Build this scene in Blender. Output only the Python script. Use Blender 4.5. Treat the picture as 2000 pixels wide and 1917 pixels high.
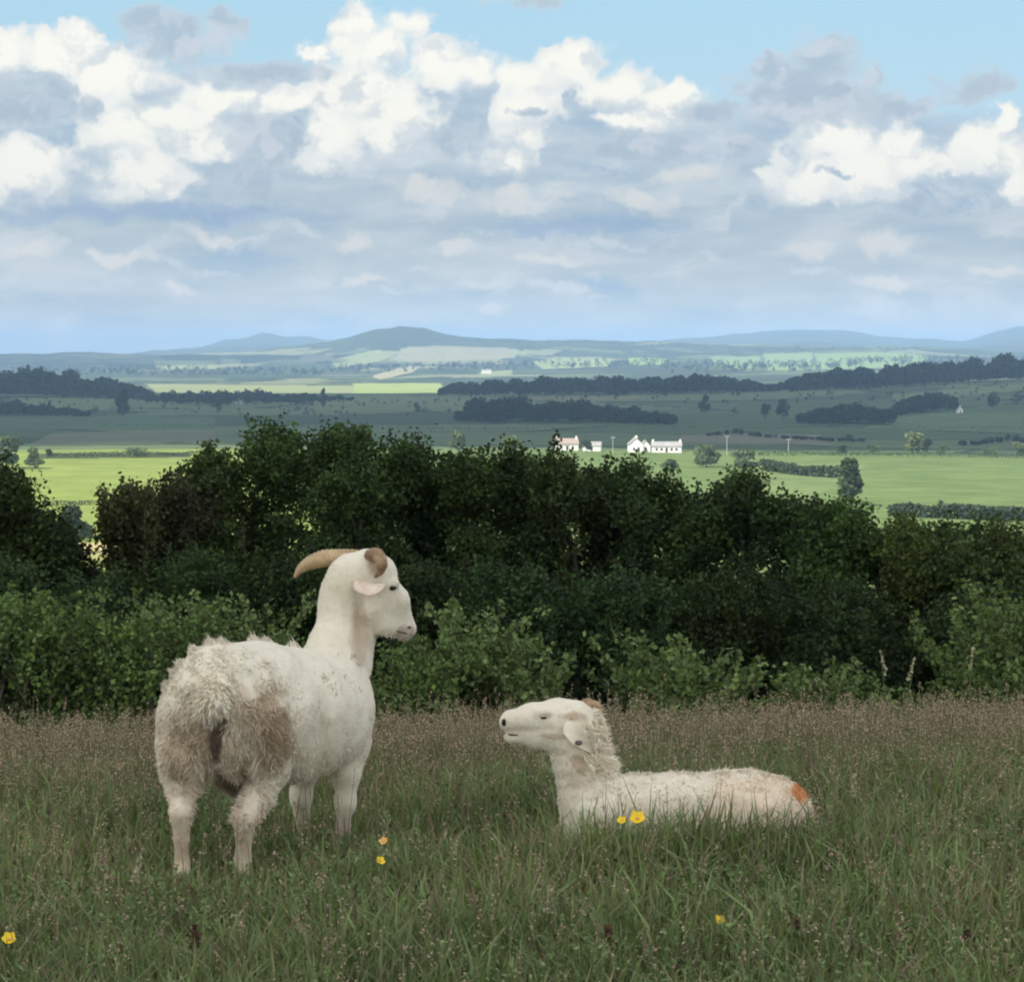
import bpy, math, numpy as np
from mathutils import Vector
from mathutils.bvhtree import BVHTree

for _o in list(bpy.data.objects):
    bpy.data.objects.remove(_o)
SC = bpy.context.scene
COL = SC.collection
RNG = np.random.default_rng(7)

# ------------------------------------------------------------------ camera, exposure
F = 5680.0            # focal length in photo pixels (photo is 2000 x 1917)
CX, HY = 1000.0, 690.0
CAMZ = 1.6
PITCH = math.atan((958.5 - HY) / F)
cam_d = bpy.data.cameras.new('camera')
cam = bpy.data.objects.new('camera', cam_d)
COL.objects.link(cam)
cam_d.sensor_fit = 'HORIZONTAL'
cam_d.sensor_width = 36.0
cam_d.lens = 36.0 * F / 2000.0
cam_d.clip_start = 0.1
cam_d.clip_end = 80000.0
cam.location = (0, 0, CAMZ)
cam.rotation_euler = (math.pi / 2 - PITCH, 0, 0)
SC.camera = cam
EXPO = 1.2
SC.view_settings.view_transform = 'Standard'
SC.view_settings.look = 'None'
SC.view_settings.exposure = EXPO
SC.view_settings.gamma = 1.0
SC.view_settings.use_curve_mapping = False
SC.render.engine = 'CYCLES'
SC.cycles.filter_width = 2.1
SC.cycles.max_bounces = 6
SC.cycles.diffuse_bounces = 4
SC.cycles.glossy_bounces = 2
SC.cycles.transmission_bounces = 3
SC.cycles.volume_bounces = 1
SC.cycles.transparent_max_bounces = 8
SC.cycles.use_denoising = True

# ------------------------------------------------------------------ node helper
class NT:
    def __init__(s, tree):
        s.t = tree
        s.N = tree.nodes
        s.L = tree.links
    def put(s, sock, v):
        if v is None:
            return
        if isinstance(v, bpy.types.NodeSocket):
            s.L.new(v, sock)
        else:
            try:
                sock.default_value = v
            except Exception:
                sock.default_value = (*v, 1.0)
    def node(s, kind, **ins):
        n = s.N.new(kind)
        for k, v in ins.items():
            s.put(n.inputs[k], v)
        return n
    def m(s, op, a, b=None, c=None, clamp=False):
        n = s.N.new('ShaderNodeMath'); n.operation = op; n.use_clamp = clamp
        s.put(n.inputs[0], a); s.put(n.inputs[1], b); s.put(n.inputs[2], c)
        return n.outputs[0]
    def v(s, op, a, b=None, out=0, scale=None):
        n = s.N.new('ShaderNodeVectorMath'); n.operation = op
        s.put(n.inputs[0], a)
        if b is not None: s.put(n.inputs[1], b)
        if scale is not None: s.put(n.inputs['Scale'], scale)
        return n.outputs[out]
    def mix(s, f, a, b, mode='MIX'):
        n = s.N.new('ShaderNodeMix'); n.data_type = 'RGBA'; n.blend_type = mode
        s.put(n.inputs['Factor'], f)
        s.put(n.inputs[6], a); s.put(n.inputs[7], b)
        return n.outputs[2]
    def noise(s, vec, scale, detail=4, rough=0.55, dist=0.0, out='Fac'):
        n = s.N.new('ShaderNodeTexNoise')
        if vec is not None: s.put(n.inputs['Vector'], vec)
        n.inputs['Scale'].default_value = scale
        n.inputs['Detail'].default_value = detail
        n.inputs['Roughness'].default_value = rough
        n.inputs['Distortion'].default_value = dist
        return n.outputs[out]
    def smooth(s, x, lo, hi, a=0.0, b=1.0):
        n = s.N.new('ShaderNodeMapRange'); n.interpolation_type = 'SMOOTHSTEP'
        s.put(n.inputs[0], x); s.put(n.inputs[1], lo); s.put(n.inputs[2], hi)
        s.put(n.inputs[3], a); s.put(n.inputs[4], b)
        return n.outputs[0]

def lin(r, g, b):
    def f(c):
        c /= 255.0
        return c / 12.92 if c <= 0.04045 else ((c + 0.055) / 1.055) ** 2.4
    return (f(r), f(g), f(b))

# ------------------------------------------------------------------ sun and sky
SUN = np.array([-0.52, -0.42, 0.74]); SUN /= np.linalg.norm(SUN)
sun_d = bpy.data.lights.new('sun', 'SUN')
sun_d.energy = 3.1
sun_d.angle = math.radians(0.6)
sun_d.color = (1.0, 0.94, 0.84)
sun_o = bpy.data.objects.new('sun', sun_d)
COL.objects.link(sun_o)
sun_o.rotation_euler = Vector(SUN).to_track_quat('Z', 'Y').to_euler()
SKYS = 0.1
REST = 2.05      # gain on unseen cloud round and behind the observer, added to light the foreground
world = bpy.data.worlds.new('World')
SC.world = world
world.use_nodes = True

def build_sky():
    w = NT(world.node_tree)
    for n in list(w.N): w.N.remove(n)
    K = 1.0 / (SKYS * 2 ** EXPO)
    def C(r, g, b):
        c = lin(r, g, b); return (c[0] * K, c[1] * K, c[2] * K, 1.0)
    sky = w.N.new('ShaderNodeTexSky'); sky.sky_type = 'NISHITA'; sky.sun_disc = False
    sky.sun_elevation = math.asin(SUN[2]); sky.sun_rotation = math.atan2(SUN[0], SUN[1])
    sky.air_density = 1.0; sky.dust_density = 0.6; sky.ozone_density = 1.5
    tc = w.N.new('ShaderNodeTexCoord')
    D = w.v('NORMALIZE', tc.outputs['Generated'])
    sp = w.N.new('ShaderNodeSeparateXYZ'); w.L.new(D, sp.inputs[0])
    X, Y, Z = sp.outputs
    az = w.m('ARCTAN2', X, Y)
    el = w.m('ARCSINE', Z)
    # cloud map: azimuth and elevation of the view direction, in units of about one degree
    U = w.m('MULTIPLY_ADD', az, F / 100, 10.0)
    V = w.m('MULTIPLY_ADD', el, -F / 100, HY / 100)
    cb = w.N.new('ShaderNodeCombineXYZ'); w.L.new(U, cb.inputs[0]); w.L.new(V, cb.inputs[1])
    P = cb.outputs[0]
    n1 = w.noise(P, 0.8, 4, 0.55, 0.0, 'Color')
    n2 = w.noise(P, 3.2, 5, 0.62, 0.0, 'Color')
    W = w.v('ADD', P, w.v('MULTIPLY', w.v('SUBTRACT', n1, (0.5, 0.5, 0.5)), (1.3, 1.0, 0.0)))
    W = w.v('ADD', W, w.v('MULTIPLY', w.v('SUBTRACT', n2, (0.5, 0.5, 0.5)), (0.40, 0.36, 0.0)))
    # puffy (cell-like) noise for cauliflower edges
    vo = w.N.new('ShaderNodeTexVoronoi'); vo.feature = 'SMOOTH_F1'; vo.inputs['Scale'].default_value = 2.6
    vo.inputs['Smoothness'].default_value = 0.5
    w.L.new(W, vo.inputs['Vector'])
    puff = w.m('SUBTRACT', 0.42, vo.outputs['Distance'])
    streak = w.noise(w.v('MULTIPLY', P, (0.35, 1.5, 1.0)), 1.0, 5, 0.55, 0.3)
    def field(blobs, src):
        acc = None
        for (cx, cy, rx, ry) in blobs:
            d = w.v('MULTIPLY', w.v('SUBTRACT', src, (cx, cy, 0)), (1 / rx, 1 / ry, 0))
            q = w.v('LENGTH', d, out=1)
            q = w.m('SUBTRACT', 1.0, q)
            acc = q if acc is None else w.m('SMOOTH_MAX', acc, q, 0.12)
        return acc
    base = sky.outputs[0]
    blue = w.mix(0.85, base, w.mix(w.smooth(V, 0.0, 5.0), C(168, 208, 229), C(190, 212, 226)))
    # grey sheet below the cumulus tops
    SHEET = [(0, 1.0), (2.5, 1.15), (5, 1.35), (6.0, 1.5), (9, 1.6), (11, 1.55), (13.2, 1.8), (14.2, 2.3), (16.0, 1.6), (17.3, 2.1),
             (18.3, 2.3), (20, 2.6)]
    fc = w.N.new('ShaderNodeFloatCurve')
    cu = fc.mapping.curves[0]
    while len(cu.points) > 2: cu.points.remove(cu.points[1])
    cu.points[0].location = (0.0, SHEET[0][1] / 10); cu.points[1].location = (1.0, SHEET[-1][1] / 10)
    for (a, b) in SHEET[1:-1]: cu.points.new(a / 20, b / 10)
    fc.mapping.update()
    ws = w.N.new('ShaderNodeSeparateXYZ'); w.L.new(W, ws.inputs[0])
    w.L.new(w.m('DIVIDE', ws.outputs[0], 20.0, clamp=True), fc.inputs['Value'])
    top = w.m('MULTIPLY', fc.outputs[0], 10.0)
    sheet = w.smooth(w.m('SUBTRACT', ws.outputs[1], top), -0.25, 0.35)
    lo = w.smooth(V, 2.0, 7.0)
    gA = w.mix(lo, C(182, 201, 216), C(192, 204, 210))
    gB = w.mix(lo, C(212, 222, 228), C(212, 218, 220))
    gD = C(166, 189, 212)
    g = w.mix(w.smooth(streak, 0.42, 0.7), gA, gB)
    g = w.mix(w.smooth(streak, 0.46, 0.3), g, gD)
    col = w.mix(sheet, blue, g)
    # bright cumulus
    white = [(7.5, .95, 1.15, .85), (7.95, .5, .6, .45), (7.05, .5, .55, .42), (6.9, 1.95, 1.7, .9), (6.6, 2.75, 1.1, .75), (7.7, 2.4, 1.1, .9),
             (5.7, 2.1, .9, .45), (8.6, 1.35, .8, .65), (6.2, 1.12, .55, .26), (9.1, 1.5, .6, .5),
             (.3, 1.15, .9, .5), (1.65, .85, .6, .4), (1.1, 1.2, 1.0, .55), (2.2, 1.6, 1.4, .7), (.5, 3.35, 1.6, .75), (2.5, 2.6, 1.1, .8),
             (2.9, 3.4, 1.25, .8), (4.0, 2.6, .8, .8), (4.3, 1.95, 1.4, .4), (3.3, 2.3, 1.0, .5),
             (11.2, 1.35, 1.0, .6), (10.1, 1.55, .9, .5), (10.3, 2.1, 1.0, .5), (10.2, 2.65, .6, .4), (9.8, 3.2, .7, .4), (12.1, 1.75, 1.1, .45),
             (13.2, 2.0, .9, .42), (12.5, 2.3, 1.0, .3),
             (16.2, 2.75, 1.3, .6), (15.8, 3.5, 1.3, .6), (16.9, 3.2, 1.0, .8), (18.0, 3.2, 1.0, .5), (19.1, 3.0, 1.0, .65), (19.7, 3.6, .7, .6),
             (19.4, 2.5, .4, .5), (17.5, 2.7, .8, .4)]
    fw = w.m('MULTIPLY_ADD', puff, 0.55, w.m('ADD', field(white, W), 0.06))
    mw = w.smooth(fw, -0.02, w.m('MULTIPLY_ADD', w.smooth(w.noise(P, 0.7, 2), 0.35, 0.65), 0.55, 0.18))
    relief = w.m('SUBTRACT', w.noise(W, 1.0, 4, 0.55), w.noise(w.v('ADD', W, (0.14, 0.30, 0)), 1.0, 4, 0.55))
    wc = w.mix(w.smooth(fw, 0.1, 0.75), C(234, 238, 240), C(255, 254, 247))
    wc = w.mix(w.m('MULTIPLY', w.smooth(relief, 0.0, -0.2), 0.85), wc, C(212, 221, 230))
    wc = w.v('MULTIPLY', wc, (1.06, 1.04, 1.0))
    col = w.mix(mw, col, wc)
    # ragged veils and half-formed puffs over the whole grey sheet
    veil = w.noise(w.v('MULTIPLY', W, (0.75, 1.9, 1.0)), 0.9, 6, 0.6, 0.4)
    vk = w.m('MULTIPLY', w.smooth(veil, 0.5, 0.68), w.m('MULTIPLY', sheet, 0.75))
    col = w.mix(w.m('MULTIPLY', vk, w.m('SUBTRACT', 1.0, mw)), col, C(226, 231, 234))
    # small dim puffs of the lower, hazier rows
    dim = [(4.1, 4.62, .95, .3), (6.75, 4.7, .5, .3), (8.85, 4.78, .5, .25), (17.3, 4.75, .9, .42), (15.7, 4.95, .7, .26), (10.7, 5.0, 1.0, .22),
           (2.3, 5.1, .9, .22), (.6, 4.8, .9, .3), (3.7, 5.72, .6, .15), (7.2, 5.45, .9, .16), (13.3, 3.5, 1.2, .32), (12.6, 3.95, 1.2, .25),
           (10.0, 3.9, 1.5, .3), (8.3, 3.7, 1.3, .3), (1.3, 6.4, .5, .3), (9.6, 6.2, .5, .2), (17.5, 5.6, 1.2, .2), (19.5, 5.3, 1, .2)]
    fd = w.m('MULTIPLY_ADD', puff, 0.6, field(dim, W))
    col = w.mix(w.m('MULTIPLY', w.smooth(fd, 0.0, 0.75), 0.8), col, C(236, 235, 230))
    # grey clouds in front
    grey = [(3.5, .85, 1.6, .5), (2.85, .5, .6, .38), (4.5, .62, .6, .38), (10.1, -.15, 1.5, .5), (18.7, -.3, 1.6, .4), (.5, 2.2, 1.3, .6),
            (1.15, 1.85, .5, .42), (1.75, 2.3, .6, .35), (5.1, 2.95, .8, .8), (5.7, 2.85, .45, .5), (4.9, 3.6, .9, .5), (5.4, 1.45, 1.5, .35),
            (15.8, 1.85, 2.0, .95), (15.0, 1.5, .8, .6), (16.0, 1.2, .6, .75), (18.9, 1.75, .8, .5), (17.6, 2.1, 1.0, .45), (13.9, 2.3, .8, .4), (10.45, 2.25, .5, .14), (16.3, 3.36, .55, .12),
            (17.7, 4.05, .8, .25), (12.4, 3.0, 1.8, .5), (8.9, 2.8, .7, .5), (14.4, 3.0, .7, .5), (18.5, 3.8, .6, .3)]
    fg = w.m('MULTIPLY_ADD', puff, 0.6, field(grey, W))
    gc = w.mix(w.smooth(fg, 0.0, 0.8), C(206, 216, 223), C(180, 196, 210))
    gc = w.mix(w.smooth(relief, -0.02, 0.14), gc, C(212, 218, 226))
    col = w.mix(w.m('MULTIPLY', w.smooth(fg, 0.0, 0.45), 0.9), col, gc)
    # dark flat base line at mid height
    fb = field([(3.0, 4.2, 5.5, .28), (11.5, 4.4, 3.5, .22)], W)
    col = w.mix(w.m('MULTIPLY', w.smooth(fb, 0.0, 0.8), 0.7), col, C(160, 184, 214))
    # the rest of the sky round the observer: broken cloud from 3-D noise
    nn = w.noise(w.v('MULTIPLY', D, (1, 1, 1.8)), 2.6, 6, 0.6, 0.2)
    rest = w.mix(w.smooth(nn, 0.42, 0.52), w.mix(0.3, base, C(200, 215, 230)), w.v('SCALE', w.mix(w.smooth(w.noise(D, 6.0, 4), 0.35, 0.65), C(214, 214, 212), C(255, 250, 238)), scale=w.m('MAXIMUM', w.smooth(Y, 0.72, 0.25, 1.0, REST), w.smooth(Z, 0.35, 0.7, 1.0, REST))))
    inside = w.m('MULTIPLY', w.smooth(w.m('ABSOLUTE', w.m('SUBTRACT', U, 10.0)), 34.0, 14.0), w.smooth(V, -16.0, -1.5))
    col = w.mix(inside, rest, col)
    col = w.mix(w.smooth(V, 4.0, 6.8), col, w.v('MULTIPLY', col, (1.32, 1.18, 1.04)))
    # below the horizon
    col = w.mix(w.smooth(Z, 0.0, -0.03), col, C(120, 135, 125))
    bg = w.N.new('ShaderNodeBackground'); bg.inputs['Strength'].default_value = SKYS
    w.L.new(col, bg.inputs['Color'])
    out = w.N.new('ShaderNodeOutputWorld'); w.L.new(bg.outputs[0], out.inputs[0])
build_sky()

# ------------------------------------------------------------------ geometry helpers
def at(px, py, Y):
    return np.array([(px - CX) / F * Y, Y, CAMZ - (py - HY) / F * Y])   # ray of a photo point, at distance Y

def tag(o, label=None, cat=None, group=None, kind=None):
    if label: o['label'] = label
    if cat: o['category'] = cat
    if group: o['group'] = group
    if kind: o['kind'] = kind
    return o

def np_mesh(name, V, faces, mat=None, parent=None, col=None, smooth=False, matidx=None):
    me = bpy.data.meshes.new(name)
    V = np.asarray(V, dtype=np.float32)
    if isinstance(faces, np.ndarray): faces = [faces]
    faces = [f for f in faces if len(f)]
    me.vertices.add(len(V)); me.vertices.foreach_set('co', V.ravel())
    idx = np.concatenate([f.ravel() for f in faces]).astype(np.int32)
    tot = np.concatenate([np.full(len(f), f.shape[1]) for f in faces]).astype(np.int32)
    st = np.concatenate([[0], np.cumsum(tot)[:-1]]).astype(np.int32)
    me.loops.add(len(idx)); me.loops.foreach_set('vertex_index', idx)
    me.polygons.add(len(tot)); me.polygons.foreach_set('loop_start', st); me.polygons.foreach_set('loop_total', tot)
    if smooth: me.polygons.foreach_set('use_smooth', np.ones(len(tot), dtype=bool))
    if matidx is not None: me.polygons.foreach_set('material_index', np.asarray(matidx, dtype=np.int32))
    me.update(calc_edges=True)
    if col is not None:
        a = me.color_attributes.new('Col', 'FLOAT_COLOR', 'POINT')
        c = np.ones((len(V), 4), dtype=np.float32); c[:, :3] = col
        a.data.foreach_set('color', c.ravel())
    if mat:
        for mm in (mat if isinstance(mat, (list, tuple)) else [mat]): me.materials.append(mm)
    o = bpy.data.objects.new(name, me); COL.objects.link(o)
    if parent: o.parent = parent
    return o

def empty(name, loc=(0, 0, 0), rz=0.0):
    o = bpy.data.objects.new(name, None); o.location = Vector(loc); o.rotation_euler = (0, 0, rz)
    o.empty_display_size = 0.1
    COL.objects.link(o); return o

def unit(v):
    return v / np.maximum(np.linalg.norm(v, axis=-1, keepdims=True), 1e-9)

class MB:
    """collects polygons of one part"""
    def __init__(s): s.v = []; s.f = []; s.n = 0
    def add(s, V, Fc):
        for f in Fc: s.f.append([i + s.n for i in f])
        s.v.extend([tuple(map(float, p)) for p in V]); s.n += len(V)
    def box(s, c, d, rz=0.0):
        x, y, z = d[0] / 2, d[1] / 2, d[2] / 2
        P = np.array([(-x, -y, -z), (x, -y, -z), (x, y, -z), (-x, y, -z), (-x, -y, z), (x, -y, z), (x, y, z), (-x, y, z)])
        cs, sn = math.cos(rz), math.sin(rz)
        R = np.array([[cs, -sn, 0], [sn, cs, 0], [0, 0, 1]])
        s.add(P @ R.T + np.array(c), [(0, 3, 2, 1), (4, 5, 6, 7), (0, 1, 5, 4), (1, 2, 6, 5), (2, 3, 7, 6), (3, 0, 4, 7)])
    def tube(s, pts, rad, n=8, cap=True, flat=1.0):
        pts = np.array(pts, float); k = len(pts)
        T = np.gradient(pts, axis=0); T = unit(T)
        up = np.array([0, 0, 1.0]) if abs(T[0][2]) < 0.9 else np.array([0, 1.0, 0])
        a = unit(np.cross(T[0], up)); rings = []
        for i in range(k):
            a = unit(a - T[i] * np.dot(a, T[i])); b = np.cross(T[i], a)
            th = np.arange(n) * 2 * math.pi / n
            rings.append(pts[i] + rad[i] * (np.cos(th)[:, None] * a + flat * np.sin(th)[:, None] * b))
        V = np.concatenate(rings); Fc = []
        for i in range(k - 1):
            for j in range(n):
                Fc.append((i * n + j, i * n + (j + 1) % n, (i + 1) * n + (j + 1) % n, (i + 1) * n + j))
        if cap: Fc.append(tuple(range(n))[::-1]); Fc.append(tuple((k - 1) * n + j for j in range(n)))
        s.add(V, Fc)
    def build(s, name, mat, parent=None, smooth=False):
        me = bpy.data.meshes.new(name); me.from_pydata(s.v, [], s.f); me.update()
        if smooth: me.polygons.foreach_set('use_smooth', np.ones(len(me.polygons), dtype=bool))
        me.materials.append(mat)
        o = bpy.data.objects.new(name, me); COL.objects.link(o)
        if parent: o.parent = parent
        return o

def spline(P, n):
    P = np.array(P, float); k = len(P); out = []
    Q = np.vstack([2 * P[0] - P[1], P, 2 * P[-1] - P[-2]])
    for t in np.linspace(0, k - 1, n):
        i = min(int(t), k - 2); u = t - i
        a, b, c, d = Q[i], Q[i + 1], Q[i + 2], Q[i + 3]
        out.append(0.5 * (2 * b + (c - a) * u + (2 * a - 5 * b + 4 * c - d) * u * u + (3 * b - a - 3 * c + d) * u ** 3))
    return np.array(out)

def vnoise(x, y, seed=0):
    """smooth 2-D value noise in numpy, 0..1"""
    xi = np.floor(x).astype(np.int64); yi = np.floor(y).astype(np.int64)
    fx = x - xi; fy = y - yi; fx = fx * fx * (3 - 2 * fx); fy = fy * fy * (3 - 2 * fy)
    def h(a, b):
        n = (a * 374761393 + b * 668265263 + seed * 974711) & 0x7fffffff
        n = ((n ^ (n >> 13)) * 1274126177) & 0x7fffffff
        return ((n ^ (n >> 16)) & 0xffff) / 65535.0
    return (h(xi, yi) * (1 - fx) + h(xi + 1, yi) * fx) * (1 - fy) + (h(xi, yi + 1) * (1 - fx) + h(xi + 1, yi + 1) * fx) * fy

def fbm(x, y, seed=0, o=4):
    s = 0; a = 0.5; t = 0
    for i in range(o):
        s = s + a * vnoise(x * 2 ** i, y * 2 ** i, seed + i); t += a; a *= 0.55
    return s / t

# ------------------------------------------------------------------ materials
def mat_new(name):
    m = bpy.data.materials.new(name); m.use_nodes = True
    t = NT(m.node_tree)
    for n in list(t.N): t.N.remove(n)
    out = t.N.new('ShaderNodeOutputMaterial')
    return m, t, out

def leaf_mat(name, transl=0.25, rough=0.55, spec=0.3):
    m, t, out = mat_new(name)
    at_ = t.N.new('ShaderNodeAttribute'); at_.attribute_name = 'Col'
    p = t.node('ShaderNodeBsdfPrincipled', Roughness=rough)
    p.inputs['Specular IOR Level'].default_value = spec
    t.L.new(at_.outputs['Color'], p.inputs['Base Color'])
    tr = t.N.new('ShaderNodeBsdfTranslucent')
    t.L.new(t.mix(1.0, at_.outputs['Color'], (1.1, 1.25, 0.6, 1), 'MULTIPLY'), tr.inputs['Color'])
    mx = t.N.new('ShaderNodeMixShader'); mx.inputs[0].default_value = transl
    t.L.new(p.outputs[0], mx.inputs[1]); t.L.new(tr.outputs[0], mx.inputs[2])
    t.L.new(mx.outputs[0], out.inputs[0])
    return m

def plain_mat(name, c1, c2=None, scale=8.0, rough=0.8, bump=0.0, spec=0.3):
    m, t, out = mat_new(name)
    tc = t.N.new('ShaderNodeTexCoord')
    p = t.node('ShaderNodeBsdfPrincipled', Roughness=rough)
    p.inputs['Specular IOR Level'].default_value = spec
    nz = t.noise(tc.outputs['Object'], scale, 5, 0.6)
    t.L.new(t.mix(t.smooth(nz, 0.35, 0.65), (*c1, 1), (*(c2 or c1), 1)), p.inputs['Base Color'])
    if bump:
        b = t.N.new('ShaderNodeBump'); b.inputs['Strength'].default_value = bump; b.inputs['Distance'].default_value = 0.01
        t.L.new(nz, b.inputs['Height']); t.L.new(b.outputs[0], p.inputs['Normal'])
    t.L.new(p.outputs[0], out.inputs[0])
    return m

M_leaf = leaf_mat('leaves', 0.22, 0.65, 0.15)
M_far = leaf_mat('far_foliage', 0.08, 0.8, 0.1)
M_grass = leaf_mat('grass_blades', 0.25, 0.6, 0.25)
M_bark = plain_mat('bark', (0.05, 0.04, 0.03), (0.1, 0.085, 0.065), 6, 0.9, 0.5)
M_wall = plain_mat('white_render', (0.80, 0.79, 0.76), (0.72, 0.71, 0.67), 0.7, 0.85)
M_slate = plain_mat('slate', (0.26, 0.26, 0.27), (0.36, 0.35, 0.35), 1.2, 0.7)
M_tile = plain_mat('clay_tile', (0.28, 0.22, 0.19), (0.36, 0.29, 0.25), 1.2, 0.8)
M_dark = plain_mat('dark_glass', (0.03, 0.035, 0.04), (0.05, 0.055, 0.06), 1, 0.2)
M_pole = plain_mat('grey_timber', (0.35, 0.33, 0.30), (0.45, 0.43, 0.40), 3, 0.85)

# ------------------------------------------------------------------ terrain
PXC = np.array([-1200, 0, 250, 500, 750, 1000, 1250, 1500, 1750, 2000, 3200.])
def R_(*v): return np.array(v, float)
def crow(Y, v): return (Y, PXC, R_(*v))
NEARHILL_X = R_(-1200, 0, 280, 480, 560, 640, 690, 735, 780, 825, 870, 950, 1100, 1270, 1500, 1750, 1870, 2000, 3200)
NEARHILL_Y = R_(700, 693, 692, 690, 680, 670, 657, 646, 642, 645, 654, 663, 667, 671, 676, 675, 681, 688, 690)
MOUNT_X = R_(-1200, 0, 280, 400, 440, 480, 510, 535, 560, 600, 640, 700, 1100, 1270, 1300, 1400, 1480, 1550, 1640, 1700, 1800, 1880, 1950, 1990, 2060, 2300, 3200)
MOUNT_Y = R_(690, 694, 693, 677, 664, 661, 653, 657, 664, 661, 667, 670, 675, 671, 664, 660, 650, 645, 648, 655, 661, 668, 650, 641, 650, 668, 680)
ROWS = [
    crow(600, [1070] * 11),
    crow(700, [1018] * 11),
    crow(850, [955] * 11),
    crow(1000, [905, 905, 905, 906, 908, 910, 912, 914, 914, 914, 914]),
    crow(1150, [879, 879, 877, 876, 876, 878, 880, 883, 886, 890, 894]),
    crow(1500, [858, 858, 857, 856, 856, 856, 858, 862, 866, 868, 868]),
    crow(2000, [826, 826, 826, 826, 825, 826, 828, 830, 828, 820, 810]),
    crow(2500, [800, 800, 800, 800, 800, 798, 797, 796, 790, 780, 770]),
    crow(3000, [776, 776, 780, 784, 780, 772, 769, 767, 758, 748, 735]),
    crow(3400, [768, 768, 770, 771, 771, 767, 764, 760, 750, 740, 728]),
    crow(4000, [762, 762, 766, 768, 768, 766, 764, 758, 748, 740, 730]),
    crow(5200, [752, 751, 750, 748, 748, 747, 747, 744, 738, 735, 732]),
    crow(6200, [742, 740, 738, 736, 735, 735, 733, 728, 724, 722, 722]),
    crow(8000, [715, 712, 712, 712, 708, 708, 706, 704, 702, 702, 702]),
    (10000, NEARHILL_X, NEARHILL_Y),
    (11000, NEARHILL_X, NEARHILL_Y + 9),
    (13500, MOUNT_X, MOUNT_Y * 0.5 + 694 * 0.5),
    (16500, MOUNT_X, MOUNT_Y),
    (18500, MOUNT_X, MOUNT_Y * 0.6 + 694 * 0.4),
    (26000, MOUNT_X, MOUNT_Y * 0 + 694),
]
def z_near(x, Y):
    d = np.clip(Y - 9.5, 0, 6.25)
    z = -0.027 * d * d - 0.25 * np.maximum(Y - 15.75, 0)
    z = z + np.where(x > 0, 0.022, 0.024) * np.clip(x, -40, 40) * np.clip(1.6 - Y / 60.0, 0, 1)
    return z + 0.03 * (fbm(x * 0.7 + 50, Y * 0.7 + 50, 3, 3) - 0.5)
def terrain(x, Y):
    x = np.atleast_1d(np.asarray(x, float)); Y = np.atleast_1d(np.asarray(Y, float))
    zn = z_near(x, np.minimum(Y, 60))
    Ys = np.maximum(Y, 1.0)
    px = CX + F * x / Ys
    zr = [CAMZ - (np.interp(px, r[1], r[2]) - HY) / F * r[0] for r in ROWS]
    ly = np.log(np.clip(Ys, 60, 26000)); LR = np.log([r[0] for r in ROWS])
    z = zn.copy()
    z60 = z_near(np.clip(x, -40, 40), np.full_like(x, 60.0))
    m = Y > 60
    t = np.clip((ly - math.log(60)) / (LR[0] - math.log(60)), 0, 1)
    z = np.where(m, z60 + (zr[0] - z60) * (1 - (1 - t) ** 1.6), z)
    for i in range(len(ROWS) - 1):
        k = (ly > LR[i]) & m
        t = np.clip((ly - LR[i]) / (LR[i + 1] - LR[i]), 0, 1)
        if i in (13, 14, 15, 16, 17): t = t * t * (3 - 2 * t)
        z = np.where(k, zr[i] + (zr[i + 1] - zr[i]) * t, z)
    # relief that never changes the big form
    amp = np.clip((Y - 3500) / 9000, 0, 1) * 34 + np.clip((Y - 500) / 1500, 0, 1) * 1.2
    z = z + amp * (fbm(x / 420 + 90, Y / 700 + 40, 11, 4) - 0.5)
    z = z + np.clip((Y - 6000) / 6000, 0, 1) * 30 * (fbm(x / 170 + 190, Y / 600 + 40, 12, 4) - 0.5)
    return z
def tz(x, Y): return float(terrain(x, Y)[0])
def ground_at(px, py, Ymin=560, Ymax=12000):
    """the terrain point seen at a photo point"""
    Y = np.geomspace(Ymin, Ymax, 1500)
    x = (px - CX) / F * Y
    p = HY + (CAMZ - terrain(x, Y)) / Y * F
    i = int(np.argmax(p <= py))
    if p[i] > py: i = len(Y) - 1
    return float(x[i]), float(Y[i])

def inpoly(px, py, poly):
    r = np.zeros(px.shape, bool); n = len(poly)
    for i in range(n):
        x0, y0 = poly[i]; x1, y1 = poly[(i + 1) % n]
        c = ((y0 > py) != (y1 > py))
        with np.errstate(divide='ignore', invalid='ignore'):
            r ^= c & (px < (x1 - x0) * (py - y0) / (y1 - y0 + 1e-12) + x0)
    return r

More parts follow.
